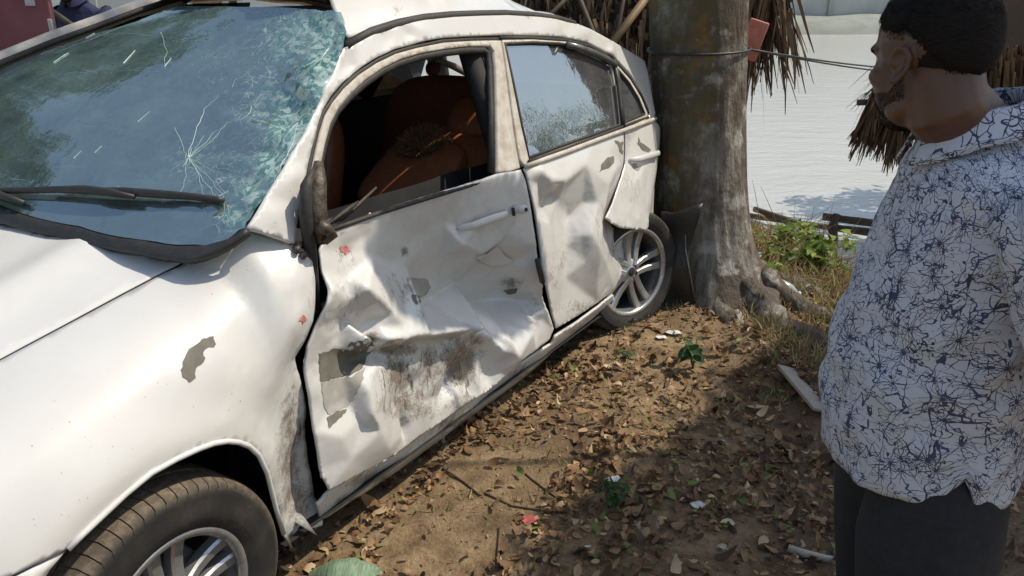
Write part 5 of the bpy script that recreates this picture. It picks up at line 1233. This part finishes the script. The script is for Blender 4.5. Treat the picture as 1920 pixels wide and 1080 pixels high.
# grass, dry brush and creeper on the bank
def blades(name, n, region, L, mat, label, lean=.5, wd=(.004, .009), green=.3, up=1.0):
    P, D, T = [], [], []
    while len(P) < n:
        x, y = rl.uniform(region[0], region[1]), rl.uniform(region[2], region[3])
        s = shore(x, y)
        if s > .15 or rl.uniform() > .35 + .9 * max(0, nz(x * 2.2, y * 2.2, 6) + .3): continue
        if region[4] and not region[4](x, y): continue
        P.append((x, y, gz(x, y) - .005)); d = np.array((rl.normal() * lean, rl.normal() * lean, up)); D.append(d / np.linalg.norm(d)); T.append(rl.uniform(0, 1))
    P, D = np.array(P), np.array(D); V, Fc = leaf_arrays(P, D, rand_dirs(n, rl), rl.uniform(*L, n), rl.uniform(*wd, n), .1, .3)
    return tag(np_mesh(name, V, Fc, mat, None, np.array(T), 8), label, 'grass', kind='stuff')
M_dry = leaf_mat('dry_grass_blade', [(0., (.16, .11, .05)), (.45, (.36, .27, .13)), (.75, (.50, .40, .22)), (1., (.30, .32, .10))], .3, .8)
M_weed = leaf_mat('weed_leaf', [(0., (.07, .12, .02)), (.5, (.16, .25, .04)), (1., (.32, .40, .09))], .4, .5)
blades('dry_grass', 9000, (1.15, 4.2, 3.5, 8.2, lambda x, y: (x > 1.5 or y > 4.5) and (y > 3.6 or x > 2.0)), (.04, .16), M_dry, 'tawny dry grass on the sunlit bank')
blades('root_grass', 3600, (1.12, 2.4, 3.05, 4.3, lambda x, y: math.hypot(x - TREE.x, y - TREE.y) > .34), (.03, .12), M_dry, 'dry straw grass round the roots and down the slope', .6)
blades('ground_grass', 1400, (-.4, 1.6, 2.2, 4.6, lambda x, y: nz(x * 3, y * 3, 2) > .12), (.02, .06), M_dry, 'short straw grass tufts in the leaf litter', .7)
# dry brush
V, Fc, T = strips(420, lambda r: (lambda p: (p, (r.normal(), r.normal() * .6, .9 * abs(r.normal())), r.uniform(.15, .5), r.uniform(.004, .008), .12))(g_at(r.uniform(1400, 1600), r.uniform(425, 540))), rl, 4)
o = from_py('dry_brush', V, Fc, M_dry, None, False); o.data.attributes.new('tint', 'FLOAT', 'POINT').data.foreach_set('value', np.array(T, np.float32) * .4); tag(o, 'tangle of dry brown stems at the water edge', 'brush', kind='stuff')
def plant(name, label, base, nst, h, spread, leaf, mat, per=9, grp=None, pxs_=None):
    e = empty(name, base); tag(e, label, 'plant', grp)
    P, D, U = [], [], []
    for i in range(nst):
        a = rl.uniform(0, 6.28); tip = Vector((math.cos(a) * spread * rl.uniform(.4, 1), math.sin(a) * spread * rl.uniform(.4, 1), h * rl.uniform(.5, 1)))
        q = [Vector((0, 0, -.01)), tip * .5 + Vector((0, 0, h * .12)), tip]
        bm = bmesh.new(); bm_tube(bm, q, [.0035, .0028, .0018], 5); from_bm('stem', bm, M_twig if nst < 3 else simple_green, e)
        for k in range(per):
            f = rl.uniform(.35, 1); p = q[0].lerp(q[1], f * 2) if f < .5 else q[1].lerp(q[2], f * 2 - 1); P.append(p)
            d = np.array((rl.normal(), rl.normal(), .2 * rl.normal())); D.append(d / np.linalg.norm(d)); u = np.array((.3 * rl.normal(), .3 * rl.normal(), 1)); U.append(u / np.linalg.norm(u))
    n = len(P); V, Fc = leaf_arrays(np.array(P), np.array(D), np.array(U), rl.uniform(leaf * .6, leaf, n), rl.uniform(leaf * .4, leaf * .65, n), .15, .25)
    np_mesh('leaves', V, Fc, mat, e, rl.uniform(0, 1, n), 8); return e
simple_green = simple('green_stem', (.12, .16, .05), (.10, .10, .04), .7, scale=20)
M_seed = leaf_mat('dark_seedling_leaf', [(0., (.02, .05, .015)), (1., (.06, .12, .03))], .3, .5)
plant('seedling', 'small dark green seedling growing beside the tree roots', g_at(1300, 690), 3, .20, .07, .085, M_seed, 6)
plant('sprig', 'low green sprig beside the crumpled white paper', g_at(1140, 950), 5, .09, .07, .05, M_seed, 6)
plant('sprig', 'tiny green sprig among leaves near the sill', g_at(1172, 672), 3, .05, .04, .04, M_seed, 5)
for i, (x, y, lb) in enumerate(((1500, 500, 'bright green creeper in the middle of the bank'), (1545, 485, 'bright green creeper nearest the bamboo poles'), (1465, 470, 'sparse green creeper close to the trunk'), (1540, 520, 'low green creeper beside the person\'s shirt'), (1415, 520, 'yellow green weed hugging the trunk'), (1560, 455, 'small green creeper at the water edge'))):
    plant('creeper', lb, g_at(x, y), 11 if i < 2 else 6, .24 if i < 3 else .16, .34 if i < 2 else .2, .10, M_weed, 7, None)
# bamboo poles floating at the water edge
for i, (x0, y0, x1, y1, z, lb) in enumerate(((1390, 402, 1660, 442, WATER_Z + .06, 'long thin bamboo pole floating along the shore'), (1415, 392, 1500, 420, WATER_Z + .10, 'short bamboo pole slanting over the long one'), (1543, 406, 1665, 422, WATER_Z + .22, 'bamboo pole propped highest above the water'), (1555, 425, 1670, 438, WATER_Z + .12, 'bamboo pole just under the propped one'))):
    a, b = at_z(x0, y0, z), at_z(x1, y1, z); o = tube('bamboo_pole', [a.lerp(b, f) for f in np.linspace(0, 1, 8)], [.028 if i != 2 else .035] * 8, M_bamboo_d, None, 9, .08); tag(o, lb, 'bamboo pole', 'bamboo at the water edge')
pz = at_z(1562, 425, WATER_Z + .15); o = tube('forked_stake', [pz + Vector((.02, 0, .12)), pz, pz + Vector((.05, -.1, -.45))], [.03, .045, .04], M_bamboo_d, None, 8, .3); tag(o, 'forked stake holding the bamboo poles at the shore', 'stake')
# ---------------------------------------------------------------- people
def shirt_mat():
    m, nt, b = new_mat('printed_shirt'); uv = coords(nt, 'UV', (1.3, 1.3, 1.3))
    n = tnoise(nt, uv, 6, 4, .6, 1); wv = N(nt, 'ShaderNodeMix', data_type='VECTOR'); wv.inputs[0].default_value = .035; nt.links.new(uv, wv.inputs[4]); nt.links.new(n, wv.inputs[5]); w = wv.outputs[1]
    nf = tnoise(nt, uv, 22, 4, .6); big = tnoise(nt, uv, 7, 2, .5)
    def lines(scale, width, off, lo):
        mp = N(nt, 'ShaderNodeMapping', {'Vector': w, 'Location': (off, off * 2, 0), 'Rotation': (0, 0, off)}).outputs[0]
        v = N(nt, 'ShaderNodeTexVoronoi', {'Vector': mp, 'Scale': scale}, feature='DISTANCE_TO_EDGE', voronoi_dimensions='2D').outputs[0]
        br = tnoise(nt, mp, 15, 2, .5)
        wd = math_n(nt, 'MULTIPLY', math_n(nt, 'SUBTRACT', br, lo), width * 6)
        return math_n(nt, 'LESS_THAN', v, wd)
    def contour(scale, off, wid, sy):
        mp = N(nt, 'ShaderNodeMapping', {'Vector': w, 'Location': (off, off * 2, 0), 'Rotation': (0, 0, off), 'Scale': (1, sy, 1)}).outputs[0]
        q = tnoise(nt, mp, scale, 2.5, .6)
        return math_n(nt, 'LESS_THAN', math_n(nt, 'ABSOLUTE', math_n(nt, 'SUBTRACT', q, .5)), math_n(nt, 'MULTIPLY', nf, wid))
    L = math_n(nt, 'MAXIMUM', lines(19, .030, .3, .50), lines(31, .040, 1.7, .52))
    for s_, o_, w_, y_ in ((9, .7, .012, 2.2), (11, 2.1, .012, .5), (8, 4.4, .011, 1.5), (10, 6.0, .011, 3.)): L = math_n(nt, 'MAXIMUM', L, contour(s_, o_, w_, y_))
    def burst(scale, off, spikes, thr):
        mp = N(nt, 'ShaderNodeMapping', {'Vector': w, 'Location': (off, off, 0)}).outputs[0]
        v = N(nt, 'ShaderNodeTexVoronoi', {'Vector': mp, 'Scale': scale}, voronoi_dimensions='2D')
        sub = N(nt, 'ShaderNodeVectorMath', {0: mp, 1: v.outputs['Position']}, operation='SUBTRACT').outputs[0]
        s = N(nt, 'ShaderNodeSeparateXYZ', {0: sub}); a = math_n(nt, 'ARCTAN2', s.outputs[1], s.outputs[0])
        rnd = N(nt, 'ShaderNodeSeparateColor', {0: v.outputs['Color']}).outputs[0]
        a1 = math_n(nt, 'ADD', a, math_n(nt, 'MULTIPLY', math_n(nt, 'SUBTRACT', nf, .5), 1.2))
        a2 = math_n(nt, 'ADD', math_n(nt, 'MULTIPLY', a1, spikes), math_n(nt, 'MULTIPLY', rnd, 9.))
        sp = math_n(nt, 'ABSOLUTE', math_n(nt, 'SINE', a2)); ln = math_n(nt, 'ABSOLUTE', math_n(nt, 'SINE', math_n(nt, 'ADD', math_n(nt, 'MULTIPLY', a, 3.7), rnd)))
        dist = v.outputs['Distance']
        reach = math_n(nt, 'ADD', math_n(nt, 'MULTIPLY', ln, .42), .08)
        inner = math_n(nt, 'LESS_THAN', dist, reach)
        thin = math_n(nt, 'LESS_THAN', sp, math_n(nt, 'SUBTRACT', math_n(nt, 'DIVIDE', .075, math_n(nt, 'ADD', dist, .03)), .12))
        return math_n(nt, 'MULTIPLY', math_n(nt, 'MULTIPLY', inner, thin), math_n(nt, 'GREATER_THAN', rnd, thr))
    for sc_, o_, sp_, t_ in ((8.5, .0, 5.5, .15), (7.0, 3.3, 7.5, .25), (13., 6.1, 4.5, .35)): L = math_n(nt, 'MAXIMUM', L, burst(sc_, o_, sp_, t_))
    ink = mixc(nt, ramp(nt, nf, [(.4, 0.), (.6, 1.)]), (.008, .009, .022), (.02, .032, .11))
    c = mixc(nt, math_n(nt, 'MULTIPLY', L, .92), (.53, .54, .60), ink)
    nt.links.new(c, b.inputs['Base Color']); b.inputs['Roughness'].default_value = .8; b.inputs['Specular IOR Level'].default_value = .2
    b.inputs['Sheen Weight'].default_value = .1
    wv2 = N(nt, 'ShaderNodeTexNoise', {'Vector': uv, 'Scale': 9., 'Detail': 3.}).outputs[0]
    bump(nt, wv2, .25, .02, b); return m
def skin_mat(c1, c2):
    m, nt, b = new_mat('skin'); v = coords(nt, 'Object'); n = tnoise(nt, v, 14, 4); n2 = tnoise(nt, v, 160, 4)
    nt.links.new(mixc(nt, ramp(nt, n, [(.35, 0.), (.7, 1.)]), c1, c2), b.inputs['Base Color']); b.inputs['Roughness'].default_value = .42
    b.inputs['Subsurface Weight'].default_value = .12; b.inputs['Subsurface Radius'].default_value = (.012, .005, .003); b.inputs['Subsurface Scale'].default_value = .6
    bump(nt, n2, .12, .002, b); return m
M_skin = skin_mat((.115, .055, .034), (.078, .038, .025))
M_hair = simple('black_hair', (.008, .0065, .006), (.018, .014, .012), .75, spec=.15, scale=90, stretch=(1, 1, 4), bmp=.5)
M_trouser = simple('charcoal_trousers', (.024, .023, .026), (.014, .014, .016), .9, scale=60, bmp=.15)
M_sole = simple('dark_sandal', (.03, .025, .02), (.05, .04, .03), .7, scale=30)
def person(name, loc, face, label, shirt, headturn=0.0, headfwd=.10, rows=None, group=None, hscale=1.06, belly=1.0):
    e = empty(name, loc, face); tag(e, label, 'person', group)
    HC = Vector((headfwd, 0, 1.528)); HR = Matrix.Rotation(headturn, 3, 'Z') @ Matrix.Rotation(math.radians(9), 3, 'Y')
    def H(p): return HC + HR @ (Vector(p) * hscale)
    bm = bmesh.new()
    def ell(c, r, rot=None): bm_ellipsoid(bm, H(c), [x * hscale for x in r], HR @ (rot or Matrix.Identity(3)))
    ell((-.010, 0, .028), (.096, .075, .086)); ell((.028, 0, -.03), (.066, .060, .086)); ell((.046, 0, -.088), (.036, .040, .028)); ell((.02, 0, -.075), (.05, .058, .04))
    ell((.072, 0, .020), (.020, .050, .014)); ell((.094, 0, -.022), (.016, .0125, .016)); ell((.086, 0, -.004), (.011, .009, .024)); ell((.086, 0, -.060), (.010, .024, .009)); ell((.083, 0, -.071), (.010, .020, .008))
    for s in (-1, 1):
        ell((.058, s * .036, -.025), (.026, .022, .02)); ell((.092, s * .010, -.027), (.009, .008, .008))
        R = Matrix.Rotation(s * .35, 3, 'Z') @ Matrix.Rotation(-.2, 3, 'Y')
        ell((-.008, s * .078, -.010), (.0155, .005, .027), R)
        pts = [H(Vector((-.008, s * .083, -.010)) + R @ Vector((x * .86, s * .004, z * .86))) for x, z in ((.012, -.026), (.004, -.033), (-.008, -.024), (-.018, -.004), (-.019, .014), (-.010, .029), (.004, .031), (.014, .020), (.016, .006), (.008, -.004))]
        bm_tube(bm, pts, .0044, 8)
    # neck, trunk, limbs
    bm_tube(bm, [H((-.02, 0, -.02)), H((-.030, 0, -.075)), Vector((.025, 0, 1.385)), Vector((0, 0, 1.31))], [.066, .068, .073, .092], 18)
    bm_ellipsoid(bm, (0, 0, 1.2), (.115, .18, .16)); bm_ellipsoid(bm, (.02, 0, 1.0), (.14, .18, .2)); bm_ellipsoid(bm, (0, 0, .88), (.12, .165, .13))
    for s in (-1, 1):
        sh, el, wr = Vector((-.025, s * .195, 1.325)), Vector((-.12, s * .285, 1.06)), Vector((-.235, s * .14, .88))
        bm_tube(bm, [Vector((-.02, s * .10, 1.32)), sh + Vector((0, -s * .03, -.02)), sh.lerp(el, .5), el, el.lerp(wr, .35), wr, wr + Vector((.012, 0, -.03))], [.045, .045, .045, .041, .041, .028, .027], 14)
        pc = wr + Vector((.018, s * .002, -.065)); bm_ellipsoid(bm, pc, (.040, .017, .05))
        for k, (fx, L) in enumerate(((.030, .068), (.011, .076), (-.009, .071), (-.028, .056))):
            b0 = pc + Vector((fx, 0, -.036)); bm_tube(bm, [b0, b0 + Vector((.003, -s * .006, -L * .45)), b0 + Vector((.006, -s * .020, -L * .8)), b0 + Vector((.006, -s * .032, -L))], [.0095, .009, .0082, .0066], 9)
        b0 = pc + Vector((.034, -s * .006, .012)); bm_tube(bm, [b0, b0 + Vector((.022, -s * .010, -.022)), b0 + Vector((.026, -s * .016, -.048))], [.0115, .010, .008], 9)
        bm_tube(bm, [Vector((0, s * .085, .90)), Vector((.01, s * .10, .66)), Vector((.015, s * .105, .46)), Vector((-.012, s * .105, .32)), Vector((-.005, s * .105, .09)), Vector((0, s * .105, .045))], [.088, .078, .056, .055, .036, .038], 16)
        bm_ellipsoid(bm, (.055, s * .11, .035), (.125, .042, .032)); 
    body = from_bm('body', bm, M_skin, e)
    md = body.modifiers.new('skin', 'REMESH'); md.mode = 'VOXEL'; md.voxel_size = .0048; md.use_smooth_shade = True
    sm = body.modifiers.new('soft', 'SMOOTH'); sm.factor = .6; sm.iterations = 3
    for s in (-1, 1):
        bm = bmesh.new(); bm_ellipsoid(bm, H((.064, s * .031, .001)), [.0115 * hscale] * 3, None, 14, 10); from_bm('eye', bm, simple('eye_white', (.7, .68, .64), None, .2), e)
        bm = bmesh.new(); bm_tube(bm, [H((.082, s * .012, .018)), H((.083, s * .03, .023)), H((.072, s * .048, .017))], [.003, .005, .003], 6); from_bm('eyebrow', bm, M_hair, e)
    # hair: shell over the skull, buried below the hairline
    def hairlim(d):
        return float(np.interp(math.atan2(abs(d[1]), d[0]), [0, .5, 1.0, 1.35, 1.6, 1.9, 2.3, 3.15], [.42, .40, .27, .16, .22, -.08, -.55, -.70]))
    def hairmask(d):   # d = unit direction in head space
        th = math.atan2(abs(d[1]), d[0]); lim = np.interp(th, [0, .5, 1.0, 1.35, 1.6, 1.9, 2.3, 3.15], [.42, .40, .27, .16, .22, -.08, -.55, -.70])
        return sstep(lim - .05, lim + .10, d[2])
    V, ns, nr = [], 64, 44; C0 = Vector((-.012, 0, .026)); rad = Vector((.098, .077, .090))
    def hairpt(d, k=1.0):
        mk = hairmask(d); thick = .95 + mk * (.075 + .055 * max(0, d[2]) + .03 * sstep(.55, 1, d[0]) * mk)
        thick += mk * .010 * (nz(d[0] * 6, d[1] * 6, d[2] * 6) + .6 * nz(d[0] * 17, d[1] * 17, d[2] * 13))
        return H(C0 + Vector((d[0] * rad.x, d[1] * rad.y, d[2] * rad.z)) * thick * k)
    for i in range(nr + 1):
        ph = -math.pi / 2 + math.pi * i / nr
        for j in range(ns):
            a = 2 * math.pi * j / ns; V.append(hairpt((math.cos(ph) * math.cos(a), math.cos(ph) * math.sin(a), math.sin(ph))))
    hair = from_py('hair', V, [(i * ns + j, i * ns + (j + 1) % ns, (i + 1) * ns + (j + 1) % ns, (i + 1) * ns + j) for i in range(nr) for j in range(ns)], M_hair, e)
    rr = np.random.default_rng(3); P, D, U, LL = [], [], [], []
    for d in rand_dirs(14000, rr):
        mk = hairmask(d); fade = sstep(hairlim(d) - .20, hairlim(d) + .05, d[2])
        if rr.uniform() > fade * fade: continue
        p = hairpt(d, .985) if mk > .6 else H(C0 + Vector((d[0] * rad.x, d[1] * rad.y, d[2] * rad.z)) * .985); n_ = (HR @ Vector(d)); fl = HR @ Vector((-.5 if d[0] < .75 else .55, 0, -.75 + d[2] * .6)); t = (fl - n_ * fl.dot(n_)).normalized() + n_ * .16 + Vector(rr.normal(0, .13, 3)); P.append(p); D.append(t.normalized()); U.append(n_)
        top = max(0, d[2]); LL.append((.006 + .018 * top) * rr.uniform(.7, 1.2))
    n = len(P); V, Fc = leaf_arrays(np.array(P), np.array(D), np.array(U), np.array(LL), rr.uniform(.0009, .0017, n), .05, .25); np_mesh('hair_strands', V, Fc, M_hair, hair)['kind'] = 'stuff'
    # beard: short strands over the jaw
    P, D, U = [], [], []
    for d in rand_dirs(48000, rr):
        q = Vector((.028 + d[0] * .067, d[1] * .061, -.03 + d[2] * .087)) if rr.uniform() < .8 else Vector((.044 + d[0] * .037, d[1] * .041, -.088 + d[2] * .028))
        if q.z > -.050 + 1.1 * max(0, .028 - q.x) or q.x < -.008 + .004 * nz(q.z * 200) or (q.x > .074 and q.z > -.076 and abs(q.y) < .03): continue
        n_ = HR @ Vector((d[0], d[1], d[2])); P.append(H(q)); D.append((n_ * .55 + Vector((0, 0, -1)) + Vector(rr.normal(0, .3, 3))).normalized()); U.append(n_)
    n = len(P); V, Fc = leaf_arrays(np.array(P), np.array(D), np.array(U), rr.uniform(.002, .005, n), rr.uniform(.0005, .0008, n), .05, .1); o = np_mesh('beard', V, Fc, M_hair, e); o['kind'] = 'stuff'
    # shirt
    rows = rows or [(.765, .192, .197), (.80, .195, .204), (.85, .196, .211), (.90, .196, .215), (.96, .195, .213), (1.02, .194, .206), (1.08, .193, .194), (1.14, .193, .179), (1.20, .194, .163), (1.25, .196, .152), (1.29, .196, .142), (1.32, .192, .131), (1.345, .176, .116), (1.368, .142, .100), (1.388, .110, .088), (1.405, .088, .080), (1.415, .080, .075)]
    nseg = 96; V, UVs = [], []; zr = np.linspace(0, 1, 74); zt = [r[0] for r in rows]
    arc = []; pa_ = None
    for kz in zr:
        z = lerp(rows[0][0], rows[-1][0], kz); q_ = (z, float(np.interp(z, zt, [r[1] for r in rows]))); arc.append(z if pa_ is None else arc[-1] + math.hypot(q_[0] - pa_[0], q_[1] - pa_[1])); pa_ = q_
    for zi, kz in enumerate(zr):
        z = lerp(rows[0][0], rows[-1][0], kz); A = np.interp(z, zt, [r[1] for r in rows]); B = np.interp(z, zt, [r[2] for r in rows])
        for j in range(nseg):
            a = 2 * math.pi * j / nseg; c, s = math.cos(a), math.sin(a); ex = 2 / 2.35
            fb = 1 if c > 0 else .74; x = B * fb * math.copysign(abs(c) ** ex, c) * (belly if c > 0 else 1); y = A * math.copysign(abs(s) ** ex, s); zz = z
            hemw = max(0, 1 - kz / .16); side = math.exp(-((abs(a - math.pi / 2) if a < math.pi else abs(a - 1.5 * math.pi)) / .085) ** 2); zz += hemw * (.06 * side - .012 + .012 * s * 0 + .012 * nz(c * 2, s * 2))
            fx = .010 * nz(c * 2.2 + 3, s * 2.2, z * 9 + c * 2) + .006 * nz(c * 4, s * 4, z * 22 + s * 5) + .005 * sstep(.12, .0, kz) * nz(c * 5, s * 5, 1)
            fx += .006 * math.sin(z * 46 + 5 * nz(c * 2, s * 2, 4) + s * 2) * math.exp(-((z - .98) / .14) ** 2)
            k = 1 + fx / .2 * (1 if z < 1.36 else .3)
            lift = .03 * max(0, kz - .9) * 10
            V.append(Vector((x * k + .022 * max(0, z - 1.3) * 8, y * k, zz - .035 * max(0, kz - .93) / .07 * max(0, c)))); UVs.append((a * .215, arc[zi]))
    Fc = [(i * nseg + j, i * nseg + (j + 1) % nseg, (i + 1) * nseg + (j + 1) % nseg, (i + 1) * nseg + j) for i in range(len(zr) - 1) for j in range(nseg)]
    so = from_py('shirt', V, Fc, shirt, e); uvl = so.data.uv_layers.new(name='UVMap')
    for poly in so.data.polygons:
        for li, vi in zip(poly.loop_indices, poly.vertices):
            u, v = UVs[vi]
            if vi % nseg == 0 and max(poly.vertices, key=lambda q: q % nseg) % nseg == nseg - 1: u = 2 * math.pi * .215
            uvl.data[li].uv = (u, v)
    md = so.modifiers.new('cloth', 'SOLIDIFY'); md.thickness = .003; md.offset = -1
    # collar
    bm = bmesh.new(); rings = []
    for k, (rad_, dz, ou) in enumerate(((.084, -.02, 0), (.080, .038, .0), (.082, .043, .0), (.089, .038, .0), (.112, .002, .0), (.119, -.012, 0))):
        ring = []
        for j in range(37):
            a = lerp(.22, 2 * math.pi - .22, j / 36); c, s = math.cos(a), math.sin(a); back = (1 - c) / 2
            ring.append(Vector((.018 + rad_ * c * 1.02 + .012, rad_ * s * 1.0, 1.392 + .045 * back + dz - (.045 if k > 3 else 0) * max(0, c - .2) + (.012 if k > 3 else 0) * max(0, -c) + .003 * nz(a * 3, k))))
        rings.append(ring)
    bm_loft(bm, rings, False, False); co_ = from_bm('collar', bm, shirt, so); uvl = co_.data.uv_layers.new(name='UVMap')
    for poly in co_.data.polygons:
        for li, vi in zip(poly.loop_indices, poly.vertices): uvl.data[li].uv = ((vi % 37) / 36 * .5 + 2, (vi // 37) * .02 + 3)
    md = co_.modifiers.new('cloth', 'SOLIDIFY'); md.thickness = .003
    for s in (-1, 1):   # sleeves
        sh, el = Vector((-.025, s * .172, 1.335)), Vector((-.12, s * .285, 1.06)); rings = []; uvs = []
        for k in range(15):
            f = k / 14; c0 = sh.lerp(el, f * 1.02); t = (el - sh).normalized(); a1, b1 = frame_of(t); r0 = lerp(.088, .086, f) + (.0 if f else -.02)
            rings.append([c0 + (a1 * math.cos(a) * 1.05 + b1 * math.sin(a)) * r0 * (1 + .09 * nz(math.cos(a) * 2, math.sin(a) * 2, f * 6 + s)) for a in np.linspace(0, 2 * math.pi, 28, endpoint=False)])
        bm = bmesh.new(); bm_loft(bm, rings, True, False); sl = from_bm('sleeve', bm, shirt, so); uvl = sl.data.uv_layers.new(name='UVMap')
        for poly in sl.data.polygons:
            for li, vi in zip(poly.loop_indices, poly.vertices): uvl.data[li].uv = ((vi % 28) / 28 * .5 + 4 + s, (vi // 28) * .021)
        md = sl.modifiers.new('cloth', 'SOLIDIFY'); md.thickness = .003; md.offset = -1
    # trousers
    bm = bmesh.new()
    bm_loft(bm, [[Vector((math.cos(a) * b_, math.sin(a) * a_, z)) for a in np.linspace(0, 2 * math.pi, 40, endpoint=False)] for z, a_, b_ in ((.74, .165, .125), (.80, .172, .138), (.88, .172, .14), (.96, .166, .135), (1.0, .16, .13))])
    for s in (-1, 1):
        bm_loft(bm, [[Vector((cx + math.cos(a) * r * 1.08 * (1 + .05 * nz(math.cos(a) * 2, math.sin(a) * 2 + s, z * 9)), s * cy + math.sin(a) * r * (1 + .05 * nz(math.cos(a) * 2 + 4, math.sin(a) * 2 + s, z * 9)), z)) for a in np.linspace(0, 2 * math.pi, 32, endpoint=False)]
                     for z, cx, cy, r in ((.06, .0, .106, .088), (.10, .0, .106, .086), (.2, -.005, .106, .084), (.34, -.010, .112, .100), (.48, .004, .112, .110), (.62, .006, .112, .122), (.74, .002, .096, .112), (.84, .004, .078, .092), (.92, 0, .07, .085))])
    tr_ = from_bm('trousers', bm, M_trouser, e); md = tr_.modifiers.new('cloth', 'REMESH'); md.mode = 'VOXEL'; md.voxel_size = .009; md.use_smooth_shade = True
    for s in (-1, 1):
        bm = bmesh.new(); bm_box(bm, (.055, s * .11, .008), (.27, .092, .016), None, .007); from_bm('sandal', bm, M_sole, e)
    return e
M_shirt = shirt_mat()
P0 = Vector((.845, 1.41, 0))
person('person', (P0.x, P0.y, gz(P0.x, P0.y)), math.radians(170), 'bearded person in white shirt with dark blue spiky line print, looking away to the car', M_shirt, headturn=math.radians(-54), headfwd=.128)
M_navy = simple('navy_shirt', (.018, .022, .075), (.012, .014, .045), .85, scale=30, bmp=.2)
pn = at_y(150, 30, 7.2); person('person', (pn.x, 7.2, .08), math.radians(-100), 'person in dark navy shirt standing beyond the windscreen, mostly hidden by the car', M_navy, belly=.8)
# ---------------------------------------------------------------- maroon board beyond the bonnet
mb_ = simple('faded_maroon', (.20, .045, .06), (.30, .11, .12), .7, scale=4, bmp=.1); mw_ = simple('chipped_white', (.72, .70, .68), (.5, .45, .43), .8, scale=14)
bo = at_y(-40, 60, 4.5); e = empty('maroon_door_panel', (bo.x, bo.y, gz(bo.x, bo.y)), .12); tag(e, 'faded maroon painted panel with chipped white edges beyond the bonnet', 'panel')
bm = bmesh.new(); bm_box(bm, (0, 0, 1.0), (.78, .05, 2.0), None, .006); from_bm('board', bm, mb_, e, False)
for x, z, sx, sz in ((-.40, 1.0, .045, 2.02), (.398, .6, .03, 1.2), (.398, 1.62, .03, .10), (.0, 2.0, .84, .05), (.38, 1.39, .02, .12), (.30, 1.53, .05, .03), (.2, 1.60, .16, .015)):
    bm = bmesh.new(); bm_box(bm, (x, -.012, z), (sx, .04, sz), None, .004); from_bm('white_edge', bm, mw_, e, False)
tag(tube('leaning_pole', [at_y(82, 10, 5.6), at_y(142, 52, 5.55), at_y(400, 240, 5.4)], .018, M_bamboo_d, None, 8, .1), 'dark thin pole slanting in front of the navy shirt', 'pole')
